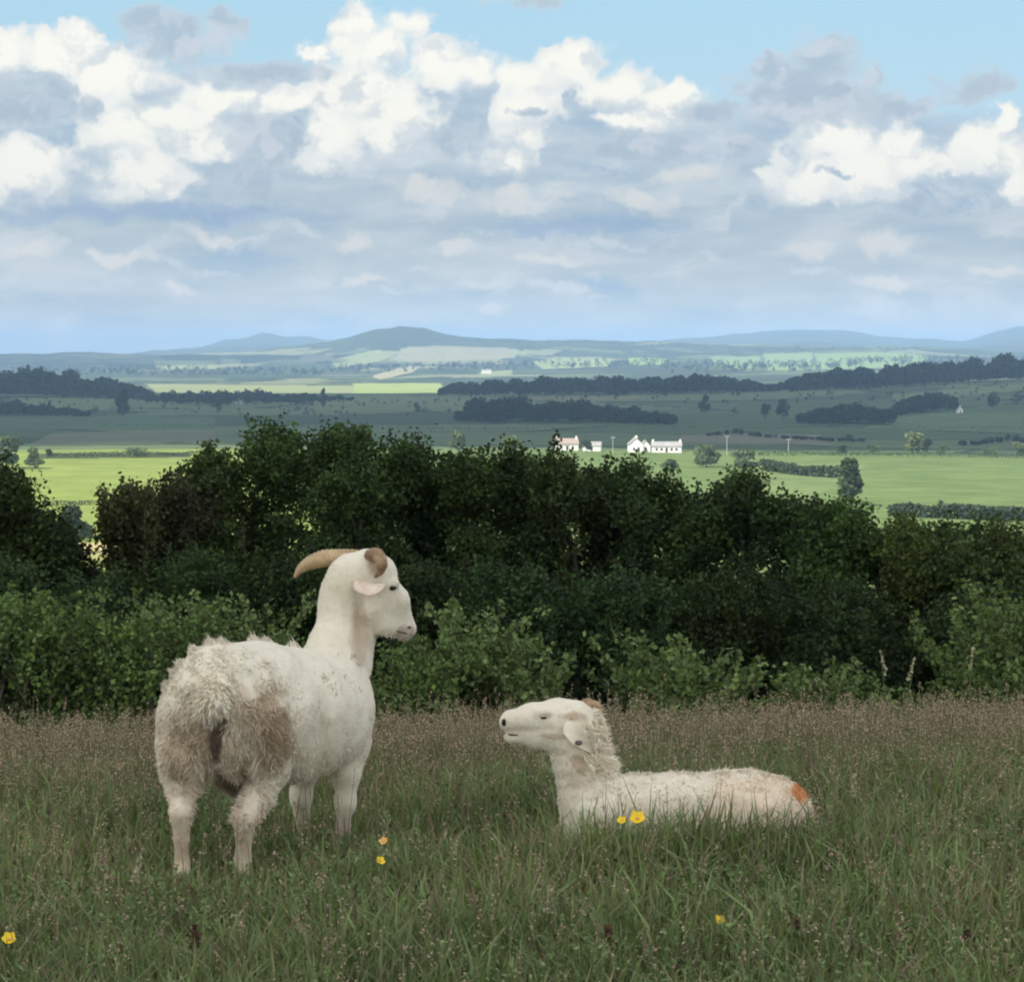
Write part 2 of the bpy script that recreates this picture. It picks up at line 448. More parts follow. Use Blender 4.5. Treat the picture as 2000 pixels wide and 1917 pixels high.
def build_terrain():
    rows = np.concatenate([np.linspace(-60, 4.5, 16), np.linspace(5, 30, 130), np.geomspace(31, 590, 50),
                           1 / np.linspace(1 / 600, 1 / 4000, 260), np.geomspace(4040, 17000, 230), np.geomspace(17400, 26000, 8)])
    s = np.linspace(-1, 1, 1150); s = np.sign(s) * (0.62 * np.abs(s) + 0.38 * np.abs(s) ** 3)
    Yg = np.repeat(rows[:, None], len(s), 1)
    W = 60 + 0.52 * np.maximum(Yg, 0)
    Xg = s[None, :] * W
    Z = terrain(Xg.ravel(), Yg.ravel())
    X = Xg.ravel(); Y = Yg.ravel()
    px = CX + F * X / np.maximum(Y, 5); py = HY + (CAMZ - Z) / np.maximum(Y, 5) * F
    col = np.zeros((len(X), 3))
    n = fbm(X / 60 + 20, Y / 60, 5, 4)
    # near meadow soil and old thatch
    near = np.array([0.045, 0.06, 0.025])
    col[:] = near
    # patchwork of pasture and crops: jittered cells
    def cells(sx, sy, seed):
        wx = X + (fbm(X / 300, Y / 300, seed, 2) - 0.5) * sx * 1.2; wy = Y + (fbm(X / 300 + 9, Y / 300, seed + 5, 2) - 0.5) * sy * 1.2
        gx = wx / sx + 0.35 * np.floor(wy / sy); gy = wy / sy
        cx, cy = np.floor(gx), np.floor(gy)
        h = np.abs(np.sin(cx * 127.1 + cy * 311.7 + seed) * 43758.5453) % 1.0
        ex = np.minimum(gx - cx, 1 - (gx - cx)) * sx; ey = np.minimum(gy - cy, 1 - (gy - cy)) * sy
        return h, ex, ey
    h, ex, ey = cells(260, 330, 3)
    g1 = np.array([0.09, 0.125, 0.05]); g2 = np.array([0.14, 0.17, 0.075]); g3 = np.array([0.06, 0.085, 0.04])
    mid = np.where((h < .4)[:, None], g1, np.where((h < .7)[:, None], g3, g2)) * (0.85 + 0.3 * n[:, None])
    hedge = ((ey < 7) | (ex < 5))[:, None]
    mid = np.where(hedge, np.array([0.035, 0.05, 0.025]), mid) * np.array([0.74, 0.82, 0.9])  # darker, bluer factor puts haze into the colour of the middle ground
    h2, ex2, ey2 = cells(250, 300, 17)
    far = np.where((h2 < .5)[:, None], np.array([0.05, 0.07, 0.04]), np.where((h2 < .78)[:, None], np.array([0.10, 0.13, 0.065]), np.array([0.19, 0.20, 0.11])))
    n2 = fbm(X / 160 + 3, Y / 420 + 8, 23, 4)
    far = np.where((n2 > 0.60)[:, None], np.array([0.035, 0.05, 0.03]), far)
    far = np.where(((ey2 < 16) | (ex2 < 10))[:, None], np.array([0.035, 0.05, 0.03]), far)
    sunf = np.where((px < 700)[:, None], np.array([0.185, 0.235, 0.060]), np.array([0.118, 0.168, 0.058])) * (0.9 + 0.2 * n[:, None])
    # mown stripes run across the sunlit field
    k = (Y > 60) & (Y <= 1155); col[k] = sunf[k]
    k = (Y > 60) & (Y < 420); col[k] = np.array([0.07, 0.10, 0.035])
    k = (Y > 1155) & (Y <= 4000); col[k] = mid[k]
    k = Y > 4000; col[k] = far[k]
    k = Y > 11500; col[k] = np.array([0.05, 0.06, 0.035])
    def paint(poly, c, Y0, Y1, j=0.12):
        kk = inpoly(px, py, poly) & (Y > Y0) & (Y < Y1)
        col[kk] = np.array(c) * (1 - j + 2 * j * n[kk, None])
    pale = (0.22, 0.25, 0.12); tan = (0.25, 0.24, 0.155); grn = (0.21, 0.30, 0.10)
    for poly, c in [
        ([(285, 749), (440, 751), (440, 771), (310, 770)], pale), ([(430, 752), (700, 753), (700, 771), (430, 771)], pale),
        ([(690, 748), (862, 748), (866, 774), (690, 774)], (0.25, 0.31, 0.11)),
        ([(585, 697), (650, 690), (655, 703), (592, 708)], tan), ([(645, 702), (735, 683), (782, 688), (742, 706), (655, 719)], pale),
        ([(785, 679), (860, 675), (1015, 681), (1005, 699), (868, 706), (770, 703)], tan),
        ([(725, 734), (790, 716), (822, 713), (806, 727), (742, 741)], (0.30, 0.28, 0.17)),
        ([(1040, 706), (1100, 698), (1192, 700), (1190, 715), (1060, 721)], (0.24, 0.28, 0.12)), ([(1225, 699), (1302, 699), (1302, 711), (1230, 713)], grn),
        ([(1385, 695), (1482, 696), (1484, 719), (1400, 722)], (0.18, 0.26, 0.10)), ([(1490, 691), (1585, 688), (1592, 722), (1500, 724)], (0.19, 0.26, 0.11)),
        ([(1590, 690), (1740, 688), (1800, 693), (1806, 716), (1600, 722)], (0.19, 0.27, 0.10)),
        ([(300, 703), (420, 705), (424, 720), (306, 720)], pale), ([(935, 727), (1000, 722), (1000, 731), (940, 735)], pale),
        ([(430, 700), (470, 703), (470, 714), (434, 712)], pale), ([(1000, 684), (1030, 684), (1030, 694), (1000, 694)], pale)]:
        paint(poly, c, 4000, 11000)
    for poly, c in [([(20, 773), (215, 778), (215, 800), (95, 800), (30, 790)], (0.12, 0.16, 0.07)), ([(600, 778), (960, 775), (930, 800), (620, 803)], (0.13, 0.15, 0.08)),
                    ([(1740, 770), (2000, 748), (2000, 762), (1750, 785)], (0.13, 0.16, 0.08)), ([(1030, 772), (1250, 772), (1230, 782), (1030, 780)], (0.15, 0.16, 0.09)),
                    ([(1440, 846), (1600, 848), (1620, 868), (1330, 862), (1330, 850)], (0.16, 0.15, 0.115)), ([(100, 846), (420, 836), (420, 862), (60, 866)], (0.14, 0.15, 0.10)),
                    ([(1750, 808), (2000, 805), (2000, 845), (1690, 835)], (0.10, 0.14, 0.06)), ([(0, 812), (420, 814), (420, 838), (0, 838)], (0.075, 0.12, 0.065))]:
        paint(poly, c, 1155, 4000)
    # thin dark seams inside the sunlit fields, a bare strip on the left
    paint([(60, 886), (370, 884), (370, 893), (60, 896)], (0.06, 0.08, 0.03), 600, 1155)
    paint([(130, 1060), (300, 1058), (300, 1084), (130, 1084)], (0.40, 0.34, 0.17), 560, 700)
    paint([(1480, 905), (1700, 905), (1560, 990), (1400, 990)], (0.14, 0.19, 0.075), 600, 1155)
    R, Cn = Yg.shape
    i = np.arange(R - 1)[:, None] * Cn + np.arange(Cn - 1)[None, :]
    Fq = np.stack([i, i + 1, i + Cn + 1, i + Cn], -1).reshape(-1, 4)
    m, t, out = mat_new('countryside')
    a = t.N.new('ShaderNodeAttribute'); a.attribute_name = 'Col'
    g = t.N.new('ShaderNodeNewGeometry')
    nz = t.noise(g.outputs['Position'], 0.05, 6, 0.65)
    nz2 = t.noise(g.outputs['Position'], 1.5, 4, 0.6)
    c = t.mix(1.0, a.outputs['Color'], t.mix(t.smooth(nz, 0.3, 0.7), (0.8, 0.82, 0.8, 1), (1.18, 1.15, 1.15, 1)), 'MULTIPLY')
    c = t.mix(1.0, c, t.mix(nz2, (0.8, 0.8, 0.8, 1), (1.2, 1.2, 1.2, 1)), 'MULTIPLY')
    p = t.node('ShaderNodeBsdfPrincipled', Roughness=0.95)
    p.inputs['Specular IOR Level'].default_value = 0.05
    t.L.new(c, p.inputs['Base Color']); t.L.new(p.outputs[0], out.inputs[0])
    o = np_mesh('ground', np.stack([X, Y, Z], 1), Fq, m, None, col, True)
    tag(o, kind='structure')
build_terrain()

# ------------------------------------------------------------------ clouds overhead that shade the meadow and the valley (outside the frame)
def ico(sub):
    import bmesh
    bm = bmesh.new(); bmesh.ops.create_icosphere(bm, subdivisions=sub, radius=1.0)
    V = np.array([v.co[:] for v in bm.verts]); Fc = np.array([[v.index for v in f.verts] for f in bm.faces]); bm.free()
    return V, Fc
ICO3 = ico(3); ICO2 = ico(2)
M_cloud, _t, _o = mat_new('cloud_vapour')
_d = _t.node('ShaderNodeBsdfDiffuse', Color=(0.92, 0.93, 0.95, 1)); _tr = _t.node('ShaderNodeBsdfTranslucent', Color=(0.9, 0.92, 0.95, 1))
_mx = _t.N.new('ShaderNodeMixShader'); _mx.inputs[0].default_value = 0.5
_t.L.new(_d.outputs[0], _mx.inputs[1]); _t.L.new(_tr.outputs[0], _mx.inputs[2]); _t.L.new(_mx.outputs[0], _o.inputs[0])
def cloud(gx, gy, rx, ry, h, seed, label, lumps=70):
    r = np.random.default_rng(seed)
    c = np.array([gx, gy, 0.0]) + SUN / SUN[2] * h
    Vs = []; Fs = []; n = 0
    for i in range(lumps):
        a = r.uniform(0, 2 * math.pi); q = math.sqrt(r.uniform(0, 1)) * 0.92
        rad = min(rx, ry) * r.uniform(0.16, 0.30) * (1.15 - 0.5 * q)
        ctr = c + np.array([math.cos(a) * q * rx, math.sin(a) * q * ry, rad * r.uniform(0.0, 0.6)])
        V = ICO3[0].copy()
        dsp = 1 + 0.22 * (fbm(V[:, 0] * 2.3 + i * 7, V[:, 1] * 2.3 + V[:, 2] * 2 + i, seed, 4) - 0.5)
        V = V * dsp[:, None] * rad; V[:, 2] = np.where(V[:, 2] < 0, V[:, 2] * 0.35, V[:, 2] * 0.8)
        Vs.append(V + ctr); Fs.append(ICO3[1] + n); n += len(V)
    o = np_mesh('cloud', np.concatenate(Vs), np.concatenate(Fs), M_cloud, None, None, True)
    tag(o, label, 'cloud', kind='structure')
cloud(0, 110, 420, 330, 900, 1, 'broad cumulus cloud overhead shading the sheep meadow')
cloud(100, 2560, 1500, 1400, 1300, 2, 'long cumulus bank shading the dark middle of the valley', 110)
cloud(-2000, 8600, 1400, 1400, 2400, 3, 'distant cumulus shading the left half of the blue hills', 60)

# ------------------------------------------------------------------ foliage
def leaves(C, size, cbase, cvar, rng, up=0.35, tint=None, asp=0.7, outward=None):
    """one folded leaf-like quad at each centre"""
    n = len(C)
    nrm = rng.normal(size=(n, 3)); nrm[:, 2] += up
    if outward is not None: nrm += outward * 0.8
    nrm = unit(nrm)
    t = unit(np.cross(nrm, rng.normal(size=(n, 3)))); b = np.cross(nrm, t)
    s = size * rng.uniform(0.65, 1.3, n)[:, None]
    P0 = C - t * s; P1 = C + b * s * asp - nrm * s * 0.12 - t * s * .15; P2 = C + t * s; P3 = C - b * s * asp - nrm * s * 0.12 - t * s * .15
    V = np.stack([P0, P1, P2, P3], 1).reshape(-1, 3)
    i = np.arange(n)[:, None] * 4
    Fc = np.concatenate([i + np.array([[0, 1, 2]]), i + np.array([[0, 2, 3]])])
    c = np.array(cbase)[None, :] * (1 + cvar * rng.normal(size=(n, 1)).clip(-2, 2)) + (0 if tint is None else tint)
    c = np.clip(c, 0.004, 1)
    return V, Fc, np.repeat(c, 4, 0)

def shrub(name, label, px, toppy, hw_px, Y, cbase, seed, leaf=0.035, ntw=520, per=18, sprays=6, cvar=0.16, depth=0.9, cat='shrub', group=None, lean=0.0, basepx=None, lo=0.0, fat=0.85, crown=0.74, slen=1.0, taper=0.38, tsp=0.030, tv=0.18):
    r = np.random.default_rng(seed)
    x = (px - CX) / F * Y; zb = tz(x, Y); ztop = CAMZ - (toppy - HY) / F * Y
    r0 = np.random.default_rng(seed + 999)
    big_ = Y > 20.2
    H = (ztop - zb) * (1.0 + (r0.uniform(.04, .085) if big_ else (.05 if px < 450 else 0.0))); cbase = tuple(np.array(cbase) * (r0.uniform(.72, 1.3) * np.array([r0.uniform(.9, 1.2), 1, r0.uniform(.85, 1.1)]) if Y > 19 else 1.0)); hw = hw_px / F * Y * (1.12 if hw_px > 55 else 1.0)
    # lobes of the crown
    L = []
    nl = 22
    for i in range(nl):
        f = (i + 0.5) / nl
        zc = zb + H * (0.12 + lo + (crown - lo) * f)
        wv = hw * (fat if f < 0.6 else fat * (1 - taper * (f - 0.6) / 0.4))
        rr = hw * r.uniform(0.32, 0.52)
        L.append((x + r.uniform(-1, 1) * wv * 0.75 + lean * hw * f, Y + r.uniform(-1, 1) * depth * 0.6, zc, rr, min(rr * r.uniform(0.7, 1.1), H * (.30 if big_ else .20))))
    for i in range(4): L.append((x + r.uniform(-.45, .45) * hw, Y + r.uniform(-.3, .3) * depth, zb + H * r.uniform(.06, .14) + H * crown, hw * 0.40, min(H * 0.12, hw * .4)))
    L = np.array(L)
    k = r.integers(0, len(L), ntw)
    d = unit(r.normal(size=(ntw, 3)) + np.array([0, -0.35, 0.25]))
    rad = r.uniform(0.55, 1.08, ntw)[:, None]
    T = L[k][:, :3] + d * rad * np.stack([L[k][:, 3], L[k][:, 3] * 1.1, L[k][:, 4]], 1)
    T = T[T[:, 2] > zb + 0.03]; d = d[:len(T)]
    ntw = len(T)
    td = unit(d * 0.7 + np.array([0, 0, 0.55]) + r.normal(size=(ntw, 3)) * 0.35)
    tl = hw * 0.0 + r.uniform(0.06, 0.20, ntw)
    tt = np.repeat(np.arange(ntw), per); u = r.uniform(0, 1, len(tt))
    C = T[tt] + td[tt] * (u * tl[tt])[:, None] + r.normal(size=(len(tt), 3)) * (tsp + 0.5 * tsp * (1 - u))[:, None]
    twt = np.repeat(r.normal(size=(ntw, 1)).clip(-1.6, 2.2), per, 0) * np.array([[1.0, 1.0, 0.6]]) * tv * np.array(cbase)
    # long sprays that break the outline
    SP = []; BR = []
    for i in range(sprays):
        f = r.uniform(0.55, 1.0)
        s0 = np.array([x + lean * hw * f + r.uniform(-.7, .7) * hw, Y + r.uniform(-.4, .4) * depth, zb + H * r.uniform(0.84, 1.16) * crown])
        dd = unit(np.array([r.uniform(-.7, .7), r.uniform(-.3, .3), r.uniform(0.6, 1.2)])); ln = r.uniform(0.25, 0.5) * min(1.0, H / 2) * slen
        p = [s0, s0 + dd * ln * .5, s0 + dd * ln + np.array([r.uniform(-.1, .1), 0, -0.02])]
        top = p[-1][2]
        if top > ztop + 0.06: p = [q - np.array([0, 0, top - ztop - 0.06]) for q in p]
        p = spline(p, 6); br = MB(); br.tube(p, np.linspace(0.008, 0.002, 6), 4); BR.append(br)
        m_ = int(60 * (0.035 / leaf)); uu = r.uniform(0.1, 1.02, m_) * 5
        ii = np.clip(uu.astype(int), 0, 4); q = p[ii] + (p[ii + 1] - p[ii]) * (uu - ii)[:, None]
        SP.append(q + r.normal(size=(m_, 3)) * 0.022)
    C = np.concatenate([C] + SP) if SP else C
    tw = np.concatenate([twt] + [np.zeros((len(q), 3)) for q in SP]) if SP else twt
    V, Fc, cc = leaves(C, leaf, cbase, cvar, r, 0.5, tw)
    base = np.array([x, Y, zb])
    root = empty(name, base); tag(root, label, cat, group)
    np_mesh('foliage', V - base, Fc, M_leaf, root, cc)
    # stem and limbs
    tr = MB(); nst = 3
    for i in range(nst):
        b0 = np.array([r.uniform(-.15, .15), r.uniform(-.15, .15), -0.05]); t0 = np.array([r.uniform(-.6, .6) * hw + lean * hw * .6, r.uniform(-.3, .3), H * r.uniform(.6, .85)])
        mid_ = b0 * .5 + t0 * .5 + r.normal(size=3) * 0.08 * H * np.array([1, 1, .3])
        pts = spline([b0, mid_, t0], 8); tr.tube(pts, np.linspace(0.05, 0.012, 8) * max(.35, H / 3), 6)
        for j in range(4):
            q = pts[r.integers(2, 7)]; e = q + unit(r.normal(size=3) + np.array([0, 0, .8])) * hw * r.uniform(.4, .8)
            e[2] = min(e[2], H * .93)
            tr.tube([q, (q + e) / 2 + r.normal(size=3) * .03, e], [0.018, 0.012, 0.005], 5)
    tr.build('stem', M_bark, root, True)
    for br in BR:
        br.v = [tuple(np.array(v) - base) for v in br.v]; br.build('twig', M_bark, root)
    return root

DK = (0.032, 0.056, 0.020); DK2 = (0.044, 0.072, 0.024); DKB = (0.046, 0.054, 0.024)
big = [
    # px, top, halfwidth, Y, colour, label
    (-120, 870, 130, 21.0, DK, 'dark hawthorn at the left picture edge, outermost of the hedge'),
    (25, 888, 80, 20.5, DK, 'dark rounded hawthorn at far left beside the gap to the yellow field'),
    (95, 1000, 60, 20.8, DK, 'low dark hawthorn shoulder filling the right flank of the leftmost bush'),
    (150, 1110, 90, 21.5, DKB, 'lowest dark bush, under the gap that shows the yellow field'),
    (262, 925, 62, 21.0, DKB, 'brownish hawthorn with long arching sprays over the yellow field'),
    (345, 905, 66, 21.4, DKB, 'brown tinged hawthorn right of the arching sprays, tips over the yellow field'),
    (430, 872, 80, 22.0, DK2, 'hawthorn shoulder between the sprays and the tallest left crown'),
    (545, 828, 92, 22.4, DK2, 'tall hawthorn crown standing above the rump of the standing sheep'),
    (670, 818, 76, 22.0, DK2, 'tallest narrow hawthorn crown straight above the curved horn'),
    (775, 838, 78, 22.4, DK2, 'hawthorn crown above the face of the standing sheep'),
    (860, 858, 60, 22.8, DK, 'hawthorn crown just left of the sharp middle point of the hedge'),
    (925, 838, 62, 22.0, DK, 'pointed hawthorn crown at the middle of the hedge'),
    (1010, 862, 74, 22.5, DK, 'hawthorn crown left of and below the farm with the red roof'),
    (1095, 882, 62, 22.0, DK, 'hawthorn crown directly below the white cottage with the red roof'),
    (1165, 900, 60, 22.6, DK, 'low hawthorn crown between the two white farm groups'),
    (1240, 882, 56, 22.2, DK, 'hawthorn crown directly below the white gabled farmhouse'),
    (1325, 912, 76, 22.0, DK, 'hawthorn crown right of the long white farmhouse'),
    (1430, 930, 84, 21.8, DK, 'hawthorn crown below the grey utility pole, before the green field'),
    (1560, 968, 92, 21.4, DK, 'rounded hawthorn below the twin lobed field tree, left side'),
    (1665, 985, 90, 21.0, DK2, 'rounded hawthorn below the twin lobed field tree, right side'),
    (1775, 1004, 96, 21.0, DK2, 'low olive green hawthorn under the hedge of the green field'),
    (1890, 1030, 100, 20.6, DK2, 'low olive green hawthorn near the right picture edge'),
    (2010, 1032, 100, 20.4, DK2, 'olive green hawthorn cut by the right picture edge'),
    (2140, 1030, 110, 20.4, DK2, 'outermost hawthorn on the right, past the picture edge'),
]
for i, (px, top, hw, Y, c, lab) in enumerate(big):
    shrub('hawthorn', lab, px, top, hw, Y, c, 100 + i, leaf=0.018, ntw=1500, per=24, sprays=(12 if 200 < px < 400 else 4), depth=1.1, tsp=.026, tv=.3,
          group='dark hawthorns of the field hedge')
for i, (px, top, lab) in enumerate([
    (-20, 1120, 'low dark hedge bush at the left edge behind the bright bramble'), (190, 1130, 'low dark hedge bush under the brown tinged hawthorns'), (400, 1090, 'low dark hedge bush above the rump of the standing sheep'),
    (600, 1060, 'low dark hedge bush right behind the curved horn'), (800, 1080, 'low dark hedge bush just right of the standing sheep face'), (1010, 1080, 'low dark hedge bush between the two sheep'),
    (1220, 1090, 'low dark hedge bush above the lying sheep neck'), (1430, 1110, 'low dark hedge bush above the back of the lying sheep'), (1640, 1130, 'low dark hedge bush above the lying sheep rump'),
    (1850, 1150, 'low dark hedge bush left of the tall right edge bush'), (2060, 1150, 'low dark hedge bush at the right picture edge')]):
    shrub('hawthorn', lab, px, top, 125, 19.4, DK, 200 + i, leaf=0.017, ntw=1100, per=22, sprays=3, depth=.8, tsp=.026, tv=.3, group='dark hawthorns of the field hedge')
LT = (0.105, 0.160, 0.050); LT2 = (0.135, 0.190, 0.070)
low = [
    (-60, 1180, 80, 17.2, LT, 0.030), (40, 1200, 85, 17.0, LT, 0.030), (150, 1180, 80, 17.6, LT, 0.028), (240, 1225, 80, 17.0, LT, 0.028), (345, 1215, 55, 17.4, LT, 0.028),
    (405, 1190, 40, 17.8, LT2, 0.028), (520, 1185, 60, 17.6, LT2, 0.026), (760, 1292, 46, 17.0, LT2, 0.028), (900, 1180, 55, 17.4, LT2, 0.032), (840, 1255, 40, 17.0, LT, 0.03),
    (960, 1200, 30, 17.6, LT2, 0.03), (1025, 1262, 42, 17.2, LT2, 0.032), (1265, 1262, 40, 17.6, LT2, 0.032), (1330, 1298, 40, 17.0, LT, 0.034), (1395, 1265, 50, 17.3, LT2, 0.036),
    (1565, 1335, 46, 16.8, LT, 0.03), (1640, 1312, 44, 17.0, LT2, 0.032), (1740, 1325, 50, 17.0, LT, 0.026), (1900, 1220, 60, 17.2, LT, 0.03), (1975, 1165, 55, 17.4, LT2, 0.032), (2070, 1150, 70, 17.4, LT, 0.03)]
lowlab = ['bright bramble bush at the very left edge of the meadow', 'broad mid green elder bush at left, second from the picture edge', 'taller green bush at left under the gap in the hedge',
    'broad green bush just left of the standing sheep', 'green bush partly behind the rump of the standing sheep', 'slim upright sapling above the rump of the standing sheep',
    'rounded pale bush above the back of the standing sheep', 'small leafy bush right of the chest of the standing sheep', 'tall pointed elder sapling between the two sheep',
    'low green bush left of the tall elder sapling', 'slim stem of leaves right of the tall elder sapling', 'drooping leafy bush above the muzzle of the lying sheep',
  'arching young elder right of the lying sheep head', 'low leafy elder under the arching young one',
    'round leaved elder above the back of the lying sheep', 'small bush right of the lying sheep rump, low among grass heads',
    'pointed small elder right of centre among grass heads', 'thin low bush among tall grass stalks at right', 'mid green bush near the right edge, left of the tall one',
    'tall green bush at the right picture edge', 'outermost green bush past the right edge']
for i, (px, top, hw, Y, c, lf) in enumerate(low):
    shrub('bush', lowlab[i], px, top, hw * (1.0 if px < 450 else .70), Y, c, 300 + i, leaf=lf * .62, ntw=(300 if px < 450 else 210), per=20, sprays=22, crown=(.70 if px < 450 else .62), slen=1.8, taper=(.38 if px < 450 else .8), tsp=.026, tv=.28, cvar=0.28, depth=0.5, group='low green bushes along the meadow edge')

# ---- far trees
def far_tree(name, label, px, py, hpx, wpx, cbase, seed, n=900, group=None, Y0=560, Y1=5200, conical=False, lobes=9):
    x, Y = ground_at(px, py, Y0, Y1); zb = tz(x, Y); H = hpx / F * Y; hw = wpx / 2 / F * Y
    r = np.random.default_rng(seed)
    L = []
    for i in range(lobes):
        f = r.uniform(0.2, 0.85)
        w_ = (1 - f) if conical else math.sqrt(max(0.05, 1 - ((f - 0.45) / 0.6) ** 2))
        L.append((r.uniform(-1, 1) * hw * .55 * w_, r.uniform(-1, 1) * hw * .55 * w_, H * f, hw * r.uniform(.35, .55) * (0.5 + 0.5 * w_), H * r.uniform(.12, .2)))
    L = np.array(L); k = r.integers(0, lobes, n)
    d = unit(r.normal(size=(n, 3)) + np.array([0, 0, .2])); C = L[k][:, :3] + d * r.uniform(.6, 1.05, n)[:, None] * L[k][:, [3, 3, 4]]
    tint = r.normal(size=(lobes, 1))[k] * .12 * np.array(cbase)
    V, Fc, cc = leaves(C, max(H * 0.05, 0.25), cbase, .18, r, 0.4, tint, 0.8)
    root = empty(name, (x, Y, zb)); tag(root, label, 'tree', group)
    np_mesh('crown', V, Fc, M_far, root, cc)
    t = MB(); t.tube([(0, 0, -.3), (0, 0, H * .3), (hw * .08, 0, H * .65)], [H * .03, H * .024, H * .01], 6)
    for s in (-1, 1): t.tube([(0, 0, H * .28), (s * hw * .3, 0, H * .5), (s * hw * .5, hw * .1, H * .66)], [H * .016, H * .011, H * .005], 5)
    t.build('trunk', M_bark, root, True)
    return root
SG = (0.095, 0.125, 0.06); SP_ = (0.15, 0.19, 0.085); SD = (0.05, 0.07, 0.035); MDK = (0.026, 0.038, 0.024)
ft = [
    (1660, 984, 52, 58, SG, 'tall grey green field tree, lower left half of the twin lobed pair', 1500, False, 1150),
    (1664, 988, 90, 52, SD, 'tall dark twin lobed field tree standing on the green field', 1700, False, 1150),
    (1782, 884, 46, 54, SP_, 'pale sunlit round tree on the far edge of the green field', 1300, False, 1160),
    (1706, 886, 22, 32, SG, 'small round tree left of the pale sunlit tree', 700, False, 1160),
    (1646, 886, 18, 26, SD, 'small dark bushy tree above the twin lobed field tree', 600, False, 1160),
    (1812, 884, 30, 22, MDK, 'dark narrow tree touching the pale sunlit tree on its right', 700, False, 1190),
    (1842, 888, 24, 28, SG, 'grey green round tree second right of the pale sunlit tree', 700, False, 1160),
    (1935, 890, 20, 34, SG, 'low spreading tree near the right end of the field edge', 700, False, 1160),
    (1992, 892, 34, 38, SP_, 'pale tree at the right picture edge on the field edge', 900, False, 1160),
    (1380, 912, 46, 64, SG, 'broad grey green tree right of the long white farmhouse', 1300, False, 1160),
    (1456, 918, 44, 60, SG, 'broad grey green tree right of the utility pole', 1300, False, 1160),
    (1310, 925, 30, 44, SD, 'low dark tree below the long white farmhouse', 900, False, 1160),
    (1145, 884, 30, 26, SD, 'dark tree between the red roofed cottage and its grey barn', 900, False, 1160),
    (1000, 885, 40, 46, SP_, 'pale green tree left of the red roofed cottage', 1200, False, 1160),
    (895, 885, 44, 40, SG, 'sunlit grey green tree behind the pointed hawthorn crown', 1100, False, 1160),
    (12, 915, 68, 70, SG, 'tall grey green tree at the left edge beyond the hedge', 1500, False, 1160),
    (68, 915, 42, 42, SG, 'round grey green tree at the left end of the yellow field', 1100, False, 1160),
    (97, 893, 18, 20, SD, 'small dark tree at the left end of the thin field hedge', 500, False, 1160),
    (265, 893, 22, 60, SG, 'low wide grey tree on the thin hedge of the yellow field', 900, False, 1160),
    (148, 1080, 98, 78, SD, 'bluish dark tree seen in the gap of the hedge', 1500, False, 800),
    (240, 812, 52, 42, MDK, 'big dark round tree on the shaded slope at left', 900, False, 3000),
    (97, 812, 28, 24, MDK, 'dark conical tree on the shaded slope at far left', 500, True, 3000),
    (425, 806, 28, 30, MDK, 'dark round tree on the shaded slope above the tall hawthorn', 500, False, 3000),
    (590, 794, 32, 52, MDK, 'wide dark tree in the shaded valley row', 700, False, 3000),
    (632, 796, 38, 24, MDK, 'dark pointed tree at the right end of the shaded valley row', 700, True, 3000),
    (815, 806, 22, 16, MDK, 'small lone dark tree in the shaded field at centre', 400, False, 3000),
    (1376, 808, 38, 26, MDK, 'dark round tree left of a pair in the shaded valley', 600, False, 3000),
    (1494, 818, 36, 28, MDK, 'left tree of the dark pair in the shaded valley', 600, False, 3000),
    (1528, 818, 40, 30, MDK, 'right tree of the dark pair in the shaded valley', 600, False, 3000),
    (1658, 862, 18, 18, MDK, 'little dark tree alone on the brown shaded field', 400, False, 3000),
    (1940, 797, 32, 26, MDK, 'dark tree right of the little white house on the slope', 600, False, 3000),
    (1985, 790, 20, 34, MDK, 'dark tree cut by the right edge on the shaded slope', 500, False, 3000),
    (1436, 808, 14, 22, MDK, 'small dark tree between the round one and the pair', 300, False, 3000),
    (185, 806, 16, 22, MDK, 'small dark tree left of the big round one on the slope', 300, False, 3000),
    (1985, 1010, 20, 30, SD, 'small dark tree in the hedge at the bottom of the green field', 500, False, 900),
    (1838, 992, 16, 14, SG, 'tiny tree standing on the hedge at the foot of the green field', 300, False, 900),
]
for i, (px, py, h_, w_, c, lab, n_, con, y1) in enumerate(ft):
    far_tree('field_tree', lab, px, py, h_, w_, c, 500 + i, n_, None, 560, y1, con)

# ---- hedges as things
def hedge(label, pts, hpx, c, seed, n, Y1=1160):
    r = np.random.default_rng(seed)
    G = [ground_at(px, py, 560, Y1) for px, py in pts]
    G = np.array(G); seg = np.linalg.norm(np.diff(G, axis=0), axis=1); cum = np.concatenate([[0], np.cumsum(seg)])
    u = r.uniform(0, cum[-1], n); x = np.interp(u, cum, G[:, 0]); y = np.interp(u, cum, G[:, 1])
    H = hpx / F * G[:, 1].mean() * (0.6 + 0.7 * fbm(u / 9.0, u * 0 + seed, seed, 3))
    x = x + r.normal(size=n) * H * .25; y = y + r.normal(size=n) * H * .35
    z = terrain(x, y) + H * r.uniform(0.02, 1, n) ** .8
    base = np.array([G[0][0], G[0][1], tz(*G[0])])
    V, Fc, cc = leaves(np.stack([x, y, z], 1), H.mean() * .16, c, .25, r, .4)
    o = np_mesh('hedge', V - base, Fc, M_far, None, cc); o.location = base
    tag(o, label, 'hedge')
hedge('thin dark hedge between the two yellow green fields at left', [(88, 893), (200, 892), (380, 890)], 9, SD, 1, 1800)
hedge('dark sloping hedge on the green field left of the twin lobed tree', [(1490, 918), (1560, 928), (1640, 934)], 20, SD, 2, 1800)
hedge('long dark hedge along the foot of the green field at right', [(1740, 1008), (1850, 1012), (1930, 1016), (2080, 1020)], 26, SD, 3, 3000, 900)
hedge('hedge line along the far edge of the green field', [(1480, 889), (1640, 889), (1800, 891), (2040, 895)], 8, SD, 4, 3000)
